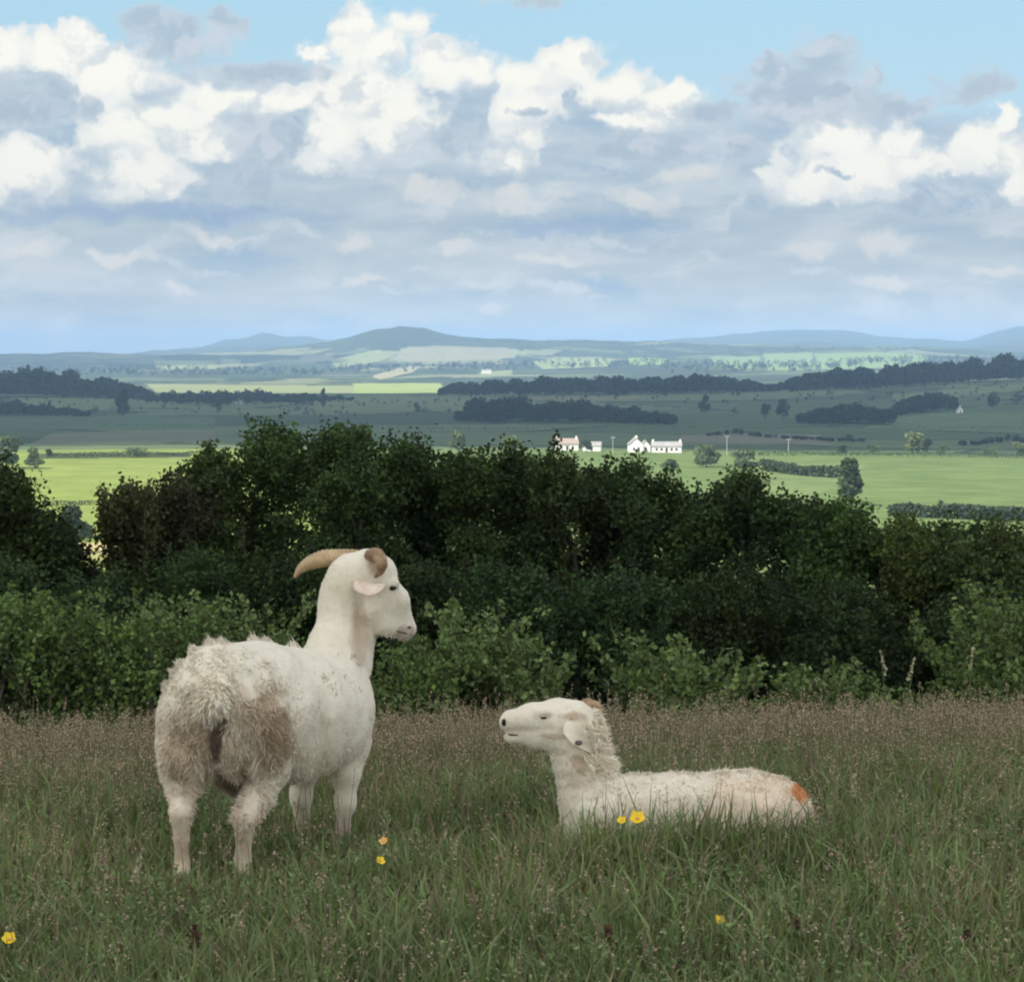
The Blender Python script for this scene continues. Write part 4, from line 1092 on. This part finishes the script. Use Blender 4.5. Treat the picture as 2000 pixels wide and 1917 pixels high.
    mat = sheep_mat('coat_standing', [(loc(430, 1470, 8.6), (.26, .28, .17), beige, .6, 9), (loc(350, 1620, 8.66), (.1, .12, .12), beige, .8, 12), (loc(480, 1600, 8.66), (.09, .12, .12), beige, .7, 12),
        (loc(520, 1405, 8.65), (.07, .2, .10), dirt, .75, 30), (loc(470, 1370, 8.62), (.03, .2, .05), dirt, .5, 26), (loc(540, 1440, 8.7), (.04, .2, .08), (0.42, 0.32, 0.22), .8, 22), (loc(345, 1480, 8.62), (.065, .2, .10), dirt, .65, 26), (loc(385, 1450, 8.60), (.05, .2, .08), dirt, .6, 26),
        (loc(540, 1480, 8.7), (.06, .2, .10), dirt, .7, 28), (loc(352, 1690, 8.66), (.06, .12, .10), dirt, .7, 20), (loc(470, 1690, 8.68), (.06, .12, .07), dirt, .6, 20),
        (loc(418, 1455, 8.60), (.024, .25, .08), dark, .85, 26), (loc(452, 1520, 8.95), (.08, .2, .08), (0.16, 0.10, 0.07), .9, 14), (loc(436, 1405, 8.63), (.016, .06, .05), dark, .9, 26),  # dark entries: painted shade in the cleft and right of the tail
        (loc(700, 1240, 9.32), (.035, .12, .13), (0.45, 0.35, 0.25), .7, 12), (loc(672, 1640, 9.25), (.06, .2, .08), (0.36, 0.26, 0.2), .7, 15), (loc(588, 1640, 9.4), (.06, .2, .1), (0.4, 0.33, 0.26), .6, 15),
        (loc(790, 1238, 9.40), (.04, .12, .03), (0.30, 0.24, 0.19), .7, 20), (loc(735, 1105, 9.33), (.035, .05, .04), (0.40, 0.25, 0.15), .6, 30),
        (loc(700, 1180, 9.3), (.02, .1, .03), grey, .5, 20)])
    o, V, Fq, N = body_mesh('body', P, mat, root, .0085, lambda Q: bump(Q + base))
    bvh = BVHTree.FromPolygons([tuple(v) for v in (V + base)], [tuple(f) for f in Fq.tolist()])
    bc = loc(440, 1440, 8.7)
    def down(Pt, n): return n * .22 + np.array([-.1, -.1, -.75])
    headz = loc(700, 1300, 9.4)[2]; rumpY = loc(440, 1400, 8.95)[1]
    def len_body(Pt, n):
        w_ = np.exp(-(np.linalg.norm((Pt - bc) * np.array([1, 1, .8]), axis=1) / .2) ** 2)
        L = .007 + .010 * w_
        top = (n[:, 2] > .75) & (Pt[:, 2] < headz) & (Pt[:, 2] > .5)
        L = np.where(top, .012, L)
        return np.where(Pt[:, 2] > headz, .007, L)
    def sel(Pt, n): return np.where(Pt[:, 2] > headz, .55, np.where(Pt[:, 2] < .28, .4, 1.0))
    wool(V, Fq, N, 90000, len_body, .0012, down, sel, mat, root, 'short_coat', 1, .22)
    # ragged tufts left on the back line and breech
    def dir2(Pt, n): return n * .6 + np.array([-.25, -.2, .35])
    wool(V, Fq, N, 14000, lambda Pt, n: np.full(len(Pt), .018), .0022, dir2, lambda Pt, n: ((n[:, 2] > .45) & (Pt[:, 2] > .45) & (Pt[:, 2] < headz + .05)) * (fbm(Pt[:, 0] * 22 + 40, Pt[:, 1] * 22 + 40, 4, 2) > .60) * 1.0,
         mat, root, 'back_tufts', 2, .3)
    def dir3(Pt, n): return n * .5 + np.array([0, -.1, -.8])
    wool(V, Fq, N, 190000, lambda Pt, n: np.clip((.28 - np.linalg.norm((Pt - bc) * np.array([1, 1, .72]), axis=1)) / .13, .3, 1) * (.014 + .018 * fbm(Pt[:, 0] * 25 + 9, Pt[:, 2] * 25 + 30, 77, 2)), .0018, dir3, lambda Pt, n: (np.linalg.norm((Pt - bc) * np.array([1, 1, .72]), axis=1) < .27) * (n[:, 1] < .4) * np.clip((fbm(Pt[:, 0] * 30 + 40, Pt[:, 2] * 24 + 40, 14, 2) - .3) * 4, 0, 1) * np.clip((.27 - np.linalg.norm((Pt - bc - np.array([0, 0, -.05])) * np.array([1, 1, .72]), axis=1)) / .13, 0, 1),
         mat, root, 'breech_wool', 3, .5)
    wt = loc(574, 1262, 9.12)
    wool(V, Fq, N, 50000, lambda Pt, n: .034 * np.clip(1.2 - np.linalg.norm(Pt - wt, axis=1) / .03, .2, 1), .002, lambda Pt, n: n * .4 + np.array([-.35, 0, .9]) + (wt - Pt) * 14, lambda Pt, n: (np.linalg.norm(Pt - wt, axis=1) < .028) * 1.0, mat, root, 'withers_tuft', 8, .12)
    tufts([(430, 1256, 8.80), (412, 1262, 8.78), (498, 1264, 8.95), (520, 1268, 9.0), (350, 1304, 8.74), (338, 1322, 8.74), (322, 1346, 8.74), (378, 1280, 8.76)], V, Fq, N, loc, mat, root, (-.3, 0, .8), .026)
    flush_coat(mat, root)
    # tail
    tl = MB(); tl.tube([loc(434, 1328, 8.66), loc(424, 1348, 8.60), loc(410, 1376, 8.565), loc(396, 1402, 8.56)], [.036, .042, .040, .020], 12)
    tmat = sheep_mat('coat_tail', [(loc(404, 1410, 8.56), (.05, .1, .02), (0.45, 0.38, 0.30), .7, 30)], up=1.15)
    to = tl.build('tail', tmat, root, True)
    me = to.data; Vt = np.array([v.co[:] for v in me.vertices]); ft_ = np.array([list(p.vertices) for p in me.polygons if len(p.vertices) == 4])
    nt = unit(Vt - Vt.mean(0)); wool(Vt, ft_, nt, 5200, lambda Pt, n: np.full(len(Pt), .026), .0022, lambda Pt, n: n * .4 + np.array([-.25, -.1, -.9]), lambda Pt, n: np.ones(len(Pt)), tmat, to, 'tail_wool', 5, .4)
    # head parts
    horn([(712, 1096, 9.43, 19), (690, 1090, 9.45, 21), (662, 1090, 9.47, 21.5), (632, 1091, 9.49, 21), (606, 1099, 9.50, 17.5), (586, 1112, 9.50, 11), (574, 1128, 9.49, 3)], M_horn, root)
    horn([(726, 1096, 9.36, 16), (727, 1084, 9.32, 16), (737, 1084, 9.28, 15), (745, 1100, 9.265, 13), (742, 1116, 9.28, 9), (733, 1126, 9.30, 4)], M_horn2, root, 10, .06)
    leaf_part('ear', [at(700, 1128, 9.33), at(708, 1141, 9.29), at(730, 1148, 9.25), at(753, 1142, 9.23)], [.014, .032, .031, .005], (0.15, -.75, .65), M_pink, root, -.3)
    leaf_part('ear', [at(716, 1110, 9.43), at(722, 1104, 9.50), at(730, 1106, 9.56), at(738, 1114, 9.60)], [.012, .024, .022, .004], (0, .3, .9), mat, root, -.3)
    c, n = surf(bvh, 767, 1149); ellip('eyelid', c - n * .0045, n, (.020, .014, .006), M_lid, root); ellip('eye', c - n * .003 , n, (.014, .0105, .009), M_eye, root)
    c2 = c + np.array([0, 2 * (at(760, 1148, 9.40)[1] - c[1]), 0]); ellip('eye', c2, (0, 1, 0), (.012, .010, .009), M_eye, root)
    c, n = surf(bvh, 799, 1226); ellip('nostril', c - n * .001, n, (.010, .0045, .004), M_nose, root, (0.3, 0, 1))
    m_ = MB(); q = [surf(bvh, a_, b_)[0] - base for a_, b_ in ((804, 1240), (790, 1237), (774, 1233))]; m_.tube(q, [.0025, .003, .002], 6); m_.build('mouth', M_nose, root)
    for (px, py, Y) in ((350, 1716, 8.66), (468, 1716, 8.69), (668, 1664, 9.25), (588, 1656, 9.41)):
        b0 = at(px, py, Y); g = tz(b0[0], b0[1]); h_ = MB()
        for s in (-1, 1):
            h_.tube([np.array([b0[0] + s * .016, b0[1], g]) - base, np.array([b0[0] + s * .015, b0[1] + .004, g + .03]) - base, np.array([b0[0] + s * .013, b0[1] + .01, g + .05]) - base], [.02, .018, .014], 8)
        h_.build('hoof', M_hoof, root, True)
standing_sheep()

# ------------------------------------------------------------------ lying sheep
def lying_sheep():
    base = np.array([at(1320, 1700, 8.95)[0], 8.95, 0.0]); base[2] = tz(base[0], base[1])
    root = empty('sheep', base)
    tag(root, 'cream sheep lying in the grass facing left, head raised, orange dye mark on its rump', 'sheep')
    Y = 8.95
    P = []
    P += chain([(1195, 1612, Y, 84), (1280, 1622, Y, 100), (1380, 1620, Y + .02, 100), (1460, 1616, Y + .03, 102), (1504, 1612, Y + .03, 90)], .05)
    P += chain([(1165, 1600, Y, 68), (1200, 1590, Y, 60)], .05)
    P += chain([(1240, 1570, Y, 48), (1300, 1575, Y, 55)], .04)
    P += chain([(1168, 1598, Y, 58), (1150, 1540, Y, 51), (1133, 1490, Y, 48), (1124, 1450, Y, 46), (1118, 1420, Y, 44)], .04)
    # skull and face
    P += chain([(1124, 1415, Y, 45), (1094, 1414, Y, 47)], .02)
    P += chain([(1086, 1410, Y, 41), (1040, 1408, Y, 32), (1000, 1409, Y, 21)], .02)
    P += chain([(1092, 1438, Y, 38), (1050, 1438, Y, 27), (1006, 1437, Y, 14)], .02)
    P += chain([(998, 1411, Y, 20), (992, 1414, Y, 17)], .012)
    P += chain([(994, 1442, Y, 11), (1010, 1444, Y, 12)], .01)
    P += chain([(1052, 1394, Y - .045, 11), (1074, 1392, Y - .05, 10)], .012)
    # haunch and folded legs under the grass
    P += chain([(1490, 1622, Y - .10, 78), (1420, 1668, Y - .14, 44), (1400, 1680, Y - .15, 26)], .03)
    P += chain([(1400, 1684, Y - .16, 20), (1460, 1698, Y - .18, 15), (1500, 1700, Y - .18, 14)], .012)
    P += chain([(1180, 1640, Y - .06, 50), (1160, 1680, Y - .10, 28), (1110, 1690, Y - .12, 20)], .03)
    P += chain([(1110, 1690, Y - .12, 19), (1160, 1700, Y - .14, 14), (1190, 1702, Y - .14, 13)], .012)
    P += chain([(1180, 1640, Y + .08, 48), (1130, 1680, Y + .10, 24), (1080, 1696, Y + .10, 15)], .03)
    def bump(Q):
        a = at(1390, 1560, Y - .15)
        fine = (fbm(Q[:, 0] * 18 + Q[:, 1] * 9 + 70, Q[:, 2] * 16 + 30, 19, 3) - .5) * .014
        lump = (fbm(Q[:, 0] * 9 + 20, Q[:, 2] * 9 + Q[:, 1] * 5 + 30, 29, 3) - .5) * .03
        fade = np.clip((at(1100, 1490, Y)[2] - Q[:, 2]) / .1, 0, 1)
        ring = 0.0025 * np.sin((Q[:, 2] - Q[:, 0] * .25) * 150) * np.clip(1 - np.linalg.norm(Q - at(1150, 1530, Y), axis=1) / .18, 0, 1)
        def hol(px, py, sx, sz, dep, rot=0.0):
            c = at(px, py, Y); dx = Q[:, 0] - c[0]; dz = Q[:, 2] - c[2]; ca, sa = math.cos(rot), math.sin(rot)
            return dep * np.exp(-((dx * ca + dz * sa) / sx) ** 2 - ((-dx * sa + dz * ca) / sz) ** 2) * (Q[:, 1] < Y + .05)
        muscle = hol(1215, 1565, .018, .06, .012, .5) + hol(1415, 1565, .03, .06, .020, .3) - hol(1500, 1560, .05, .04, .012) + hol(1120, 1478, .03, .010, .006, -.3) \
            + hol(1075, 1420, .02, .012, .005) + hol(1030, 1425, .03, .006, .003)
        return fine * (.3 + .7 * fade) + lump * fade + ring + muscle
    P = [(a - base, b - base, ra, rb, k, sc) for a, b, ra, rb, k, sc in P]
    loc = lambda *q: at(*q) - base
    tan = (0.42, 0.31, 0.21)
    mat = sheep_mat('coat_lying', [
        (loc(1135, 1490, Y - .08), (.035, .1, .035), tan, .7, 18), (loc(1136, 1530, Y - .09), (.05, .1, .03), tan, .3, 18), (loc(1120, 1400, Y - .06), (.045, .1, .018), (0.34, 0.23, 0.15), .7, 26),
        (loc(1086, 1440, Y - .06), (.05, .1, .012), (0.42, 0.32, 0.22), .55, 20), (loc(1092, 1470, Y - .05), (.03, .1, .016), (0.42, 0.34, 0.26), .6, 20), (loc(1066, 1400, Y - .05), (.02, .1, .012), (0.36, 0.29, 0.24), .6, 30),
        (loc(1520, 1580, Y - .1), (.25, .25, .14), (0.66, 0.52, 0.38), .6, 10), (loc(1570, 1548, Y - .04), (.044, .14, .038), (0.50, 0.20, 0.07), 1.0, 10), (loc(1588, 1560, Y - .03), (.02, .14, .016), (0.45, 0.155, 0.045), .8, 10),
        (loc(1300, 1600, Y - .15), (.2, .2, .07), (0.55, 0.47, 0.36), .5, 14)])
    o, V, Fq, N = body_mesh('body', P, mat, root, .0085, lambda Q: bump(Q + base))
    bvh = BVHTree.FromPolygons([tuple(v) for v in (V + base)], [tuple(f) for f in Fq.tolist()])
    hz = loc(1100, 1470, Y)[2]; hx = loc(1195, 1500, Y)[0]
    wool(V, Fq, N, 52000, lambda Pt, n: np.where(Pt[:, 2] > hz, .006, .011), .0014, lambda Pt, n: n * .25 + np.array([.45, -.1, -.45]), lambda Pt, n: np.where(Pt[:, 2] > hz, .5, 1.0), mat, root, 'short_coat', 11, .3)
    wool(V, Fq, N, 12000, lambda Pt, n: np.full(len(Pt), .013), .0022, lambda Pt, n: n * .6 + np.array([.25, 0, .2]), lambda Pt, n: ((n[:, 2] > .55) & (Pt[:, 0] > hx)) * (fbm(Pt[:, 0] * 20 + 40, Pt[:, 1] * 12 + 40, 6, 2) > .56) * 1.0, mat, root, 'back_tufts', 12, .3)
    tufts([(1232, 1516, Y), (1262, 1522, Y), (1340, 1512, Y), (1350, 1510, Y), (1404, 1502, Y), (1414, 1502, Y), (1450, 1500, Y), (1500, 1500, Y), (1530, 1510, Y), (1196, 1500, Y)], V, Fq, N, loc, mat, root, (.6, 0, .45), .013)
    flush_coat(mat, root)
    # ruff behind the head
    rc = loc(1178, 1450, Y)
    wool(V, Fq, N, 110000, lambda Pt, n: np.full(len(Pt), .024), .0024, lambda Pt, n: n * .6 + np.array([.5, 0, -.35]), lambda Pt, n: (np.linalg.norm((Pt - rc) * np.array([1, .6, .8]), axis=1) < .085) * (n[:, 0] > .1) * (fbm(Pt[:, 2] * 40 + 20, Pt[:, 1] * 30 + 40, 7, 2) > .4) * 1.0, sheep_mat('coat_ruff', [], up=1.22), root, 'ruff', 13, .42)
    leaf_part('ear', [at(1112, 1406, Y - .07), at(1118, 1424, Y - .095), at(1134, 1446, Y - .105), at(1158, 1472, Y - .095)], [.014, .030, .026, .004], (-.1, -1, .1), mat, root, .35)
    leaf_part('ear', [at(1112, 1406, Y + .07), at(1122, 1424, Y + .11), at(1140, 1444, Y + .13), at(1160, 1466, Y + .13)], [.014, .028, .024, .004], (0, 1, .1), mat, root, .3)
    c, n = surf(bvh, 1132, 1452); ellip('ear_opening', at(1131, 1453, Y - .116), (0, -1, .3), (.012, .008, .003), M_nose, root)
    horn([(1140, 1386, Y - .0, 11), (1150, 1377, Y - .0, 9.5), (1163, 1376, Y - .0, 8), (1174, 1384, Y - .0, 5), (1181, 1394, Y - .0, 1.5)], M_horn2, root, 8, .06)
    horn([(1136, 1384, Y + .05, 13), (1148, 1374, Y + .06, 11), (1162, 1378, Y + .07, 8), (1172, 1388, Y + .07, 2)], M_horn2, root, 8, .06)
    c, n = surf(bvh, 1062, 1404); ellip('eyelid', c - n * .0045, n, (.018, .0095, .0055), M_lid, root); ellip('eye', c - n * .003, n, (.012, .0045, .007), M_eye, root)
    c2 = c + np.array([0, 2 * (Y - c[1]), 0]); ellip('eye', c2, (0, 1, 0), (.011, .008, .007), M_eye, root)
    c, n = surf(bvh, 984, 1413); ellip('nostril', c - n * .001, n, (.0085, .012, .006), M_eye, root)
    m_ = MB(); q = [surf(bvh, a_, b_)[0] - base for a_, b_ in ((986, 1434), (998, 1437), (1012, 1438))]; m_.tube(q, [.0035, .004, .002], 6); m_.build('mouth', M_nose, root)
lying_sheep()

# ------------------------------------------------------------------ meadow grass
def meadow():
    r = np.random.default_rng(21)
    def scatter(n, y0, y1, pw=1.0, m_=2.0):
        Y = y0 + (y1 - y0) * r.uniform(0, 1, n) ** pw
        half = 0.176 * Y * m_ + .4
        x = r.uniform(-1, 1, n) * half
        keep = r.uniform(0, 1, n) < half / (0.176 * y1 * m_ + .4)
        return x[keep], Y[keep]
    def blades(x, Y, h, w_, lean, col, tipcol=None, seg=2):
        n = len(x); z = terrain(x, Y) - .01
        B = np.stack([x, Y, z], 1); a = r.uniform(0, 2 * math.pi, n); L = np.stack([np.cos(a), np.sin(a), np.zeros(n)], 1)
        s = np.stack([-np.sin(a + r.normal(size=n) * .6), np.cos(a), np.zeros(n)], 1) * w_[:, None]
        M_ = B + L * (lean * h * .35)[:, None] + np.array([0, 0, 1]) * (h * .6)[:, None]
        T = B + L * (lean * h)[:, None] + np.array([0, 0, 1]) * (h * (1 - .25 * lean))[:, None]
        V = np.stack([B - s, B + s, M_ + s * .8, M_ - s * .8, T], 1).reshape(-1, 3)
        i = np.arange(n)[:, None] * 5
        c = np.repeat(col[:, None, :], 5, 1)
        if tipcol is not None: c[:, 4] = tipcol
        return V, [i + np.array([[0, 1, 2, 3]]), i + np.array([[3, 2, 4]])], c.reshape(-1, 3)
    x, Y = scatter(760000, 5.2, 17.0)
    pn = fbm(x * 1.3 + 30, Y * 1.0 + 10, 31, 4); pn2 = fbm(x * 3.1 + 10, Y * 2.0, 41, 3)
    h = (.09 + .12 * pn + .035 * r.normal(size=len(x))).clip(.04, .36)
    h = h * (1 - .3 * np.exp(-((x + .85) / .55) ** 2 - ((Y - 8.5) / .7) ** 2))
    g = np.array([0.165, 0.215, 0.085]); dry = np.array([0.23, 0.19, 0.115]); pur = np.array([0.20, 0.135, 0.11]); pale = np.array([0.20, 0.28, 0.12])
    k = r.uniform(0, 1, len(x)); far = np.clip((Y - 9.6) / 2.5, 0, 1)
    h = h * (1 + .72 * np.exp(-((x - .50) / .55) ** 4 - ((Y - 8.50) / .25) ** 2))
    pd = .10 + .18 * np.clip((pn2 - .45) * 4, 0, 1) + .30 * far
    col = np.where((k < pd)[:, None], dry, np.where((k < pd + .08 + .15 * far)[:, None], pur, np.where((k > .90)[:, None], pale, g)))
    col = col * (1 + .18 * r.normal(size=(len(x), 1))).clip(.5, 1.5) * (.55 + .95 * pn2[:, None])
    V, Fs, c = blades(x, Y, h, r.uniform(.002, .0058, len(x)), r.uniform(0.05, .8, len(x)), col)
    tag(np_mesh('grass', V, Fs, M_grass, None, c), 'long green meadow grass round both sheep', 'grass', kind='stuff')
    # broad leaves in the sward (clover, plantain, sorrel)
    x, Y = scatter(175000, 5.5, 12.5)
    kk = fbm(x * 2 + 5, Y * 1.6 + 7, 61, 3) > .5; x, Y = x[kk], Y[kk]
    C = np.stack([x, Y, terrain(x, Y) + r.uniform(.04, .17, len(x))], 1)
    V, Fc, cc = leaves(C, .0085, (0.13, 0.185, 0.075), .35, r, .5, None, .5)
    tag(np_mesh('clover', V, Fc, M_grass, None, cc), 'small round clover and sorrel leaves in the sward', 'ground cover', kind='stuff')
    # flowering grass: stem and loose panicle
    x, Y = scatter(122000, 6.0, 16.5, .8)
    dens = .10 + .78 * np.clip((Y - 9.3) / 2.4, 0, 1); dens = dens * (.4 + 1.1 * fbm(x * 1.1, Y * .9 + 60, 71, 3))
    kk = r.uniform(0, 1, len(x)) < dens; x, Y = x[kk], Y[kk]; n = len(x)
    h = (.245 + .055 * r.normal(size=n)).clip(.14, .45)
    z = terrain(x, Y); a = r.uniform(0, 2 * math.pi, n); ln = r.uniform(.02, .3, n)
    B = np.stack([x, Y, z], 1); T = B + np.stack([np.cos(a) * ln * h, np.sin(a) * ln * h, h], 1)
    d = unit(T - B); s = np.tile(np.array([[1.0, 0, 0]]), (n, 1)); w_ = .0011
    V1 = np.stack([B - s * w_, B + s * w_, T + s * w_ * .6, T - s * w_ * .6], 1).reshape(-1, 3)
    i = np.arange(n)[:, None] * 4; F1 = i + np.array([[0, 1, 2, 3]])
    stemc = np.array([0.15, 0.15, 0.08]) * r.uniform(.7, 1.2, (n, 1)); c1 = np.repeat(stemc, 4, 0)
    # spikelets
    per = 12; k = np.repeat(np.arange(n), per); u = r.uniform(0, 1, len(k)); plen = r.uniform(.045, .10, n)
    wid = r.uniform(.004, .014, n)[k] * np.sin(np.clip(u, .08, 1) * math.pi) ** .6
    Cc = T[k] - d[k] * (u * plen[k])[:, None] + r.normal(size=(len(k), 3)) * wid[:, None]
    hc = np.where((r.uniform(0, 1, n) < .55)[:, None], np.array([0.46, 0.31, 0.27]), np.array([0.38, 0.32, 0.22])) * r.uniform(.7, 1.25, (n, 1))
    V2, F2, c2 = leaves(Cc, .0046, (0, 0, 0), 0, r, .2, hc[k], .45)
    V = np.concatenate([V1, V2]); o = np_mesh('flowering_grass', V, [F1, F2 + len(V1)], M_grass, None, np.concatenate([c1, c2]))
    tag(o, 'tall grass stalks with pinkish tan seed heads across the far meadow', 'grass', kind='stuff')
meadow()

# ------------------------------------------------------------------ single flowers and stalks
M_petal = plain_mat('buttercup_petal', (0.80, 0.60, 0.02), (0.72, 0.48, 0.01), 60, .35)
M_petal2 = plain_mat('orange_petal', (0.62, 0.34, 0.10), (0.7, 0.42, 0.14), 60, .5)
M_stem = plain_mat('green_stem', (0.07, 0.12, 0.04), (0.09, 0.14, 0.05), 20, .7)
M_rust = plain_mat('rusty_seed', (0.07, 0.035, 0.025), (0.13, 0.07, 0.045), 60, .9)
M_palehead = plain_mat('pale_seed', (0.42, 0.40, 0.27), (0.32, 0.31, 0.19), 60, .9)
def flower(label, px, py, Y, rpx, mat, seed):
    r = np.random.default_rng(seed); c = at(px, py, Y); R0 = rpx / F * Y; g = tz(c[0], Y)
    root = empty('buttercup', (c[0], Y, g)); tag(root, label, 'flower')
    h = c[2] - g; st = MB(); st.tube([(0.02, .01, 0), (.012, 0, h * .5), (0, 0, h - .002)], [.0022, .0018, .0014], 6); st.build('stem', M_stem, root)
    nrm = unit(np.array([r.uniform(-.4, .4), -.8, .8])); a = unit(np.cross(nrm, [0, 0, 1.])); b = np.cross(nrm, a)
    for i in range(5):
        th = i * 2 * math.pi / 5 + r.uniform(0, .4); dr = math.cos(th) * a + math.sin(th) * b; sd = np.cross(nrm, dr); C0 = np.array([0, 0, h]); V = []; 
        for u in np.linspace(0, 1, 5):
            w_ = R0 * .55 * math.sin(math.pi * min(.95, .15 + u * .75))
            for s in (-1, 0, 1): V.append(C0 + dr * R0 * (u + .05) + sd * w_ * s + nrm * R0 * (.45 * u * u + .08 * abs(s)))
        Fc = [(q * 3 + j, q * 3 + j + 1, q * 3 + j + 4, q * 3 + j + 3) for q in range(4) for j in (0, 1)]
        m_ = MB(); m_.add(V, Fc); m_.build('petal', mat, root, True)
    q = MB(); q.tube([np.array([0, 0, h]), np.array([0, 0, h]) + nrm * R0 * .2, np.array([0, 0, h]) + nrm * R0 * .34], [R0 * .26, R0 * .24, R0 * .1], 8); q.build('stamens', M_petal2, root, True)
flower('large yellow buttercup in front of the chest of the lying sheep', 1246, 1603, 8.2, 15, M_petal, 1)
flower('small yellow buttercup touching the large one on its left', 1216, 1607, 8.2, 9, M_petal, 2)
flower('small orange tinged flower right of the standing sheep, upper of two', 748, 1648, 8.3, 9, M_petal2, 3)
flower('small yellow buttercup right of the standing sheep, lower of two', 741, 1687, 8.1, 9, M_petal, 4)
flower('yellow buttercup in the lower grass at right of centre', 1408, 1805, 7.5, 11, M_petal, 5)
flower('yellow buttercup at the lower left picture edge', 10, 1842, 7.3, 14, M_petal, 6)
def dock(label, px, pyb, pyt, Y, mat, seed, wid=.009, n=160, lean=0.0, name='dock_plant'):
    r = np.random.default_rng(seed); t = at(px, pyt, Y); g = tz(t[0], Y); h = t[2] - g
    root = empty(name, (t[0], Y, g)); tag(root, label, 'plant')
    P = spline([(-lean, 0, 0), (-lean * .4, .01, h * .5), (0, 0, h)], 8); st = MB(); st.tube(P, np.linspace(.003, .0015, 8), 6); st.build('stem', M_stem if mat is M_palehead else M_rust, root)
    u = r.uniform(0, 1, n); L_ = max(0.05, (pyb - pyt) / F * Y); C = np.stack([-lean * .3 * u + r.normal(size=n) * wid * (0.4 + .6 * u), r.normal(size=n) * wid * .6, h - u * L_], 1)
    V, Fc, _ = leaves(C, .006, (0, 0, 0), 0, r, .2, None, .7); np_mesh('seed_head', V, Fc, mat, root)
dock('dark rusty dock spike rising in the lower grass at centre', 1190, 1880, 1812, 7.3, M_rust, 1)
dock('second dark dock stalk leaning at lower right of centre', 1560, 1850, 1800, 7.4, M_rust, 2)
dock('dark seed spike near the lower right corner', 1895, 1880, 1815, 7.3, M_rust, 3)
dock('dark seed spike in the lower left grass', 375, 1860, 1810, 7.35, M_rust, 4)
dock('pale upright seed head at lower centre', 1075, 1790, 1735, 7.6, M_palehead, 5, .007)
dock('pale curved seed head left of the standing sheep hind leg', 268, 1730, 1680, 8.1, M_palehead, 6, .006, lean=.05)
dock('pale seed head in the grass right of the lying sheep', 1672, 1560, 1515, 9.2, M_palehead, 7, .006)
dock('tall pale grass stalk before the dark hedge at right', 1722, 1320, 1270, 12.2, M_palehead, 8, .004, n=70, lean=-.08)
dock('tall leaning pale stalk at right below the hedge', 1790, 1330, 1285, 12.0, M_palehead, 9, .004, n=70, lean=.1)
dock('tall pale stalk near the right edge before the green bush', 1905, 1310, 1260, 12.0, M_palehead, 10, .004, n=70, lean=.05)

# ------------------------------------------------------------------ haze
HZ = MB()
zt = 178.0
HZ.box((0, 13000, (zt - 75) / 2), (28400, 26700, zt + 75))
m, t, out = mat_new('haze_air')
pv = t.N.new('ShaderNodeVolumePrincipled')
pv.inputs['Color'].default_value = (0.42, 0.64, 0.97, 1)
pv.inputs['Density'].default_value = 9.0e-5
pv.inputs['Anisotropy'].default_value = 0.0
t.L.new(pv.outputs[0], out.inputs['Volume'])
hz = HZ.build('haze', m); tag(hz, kind='stuff')
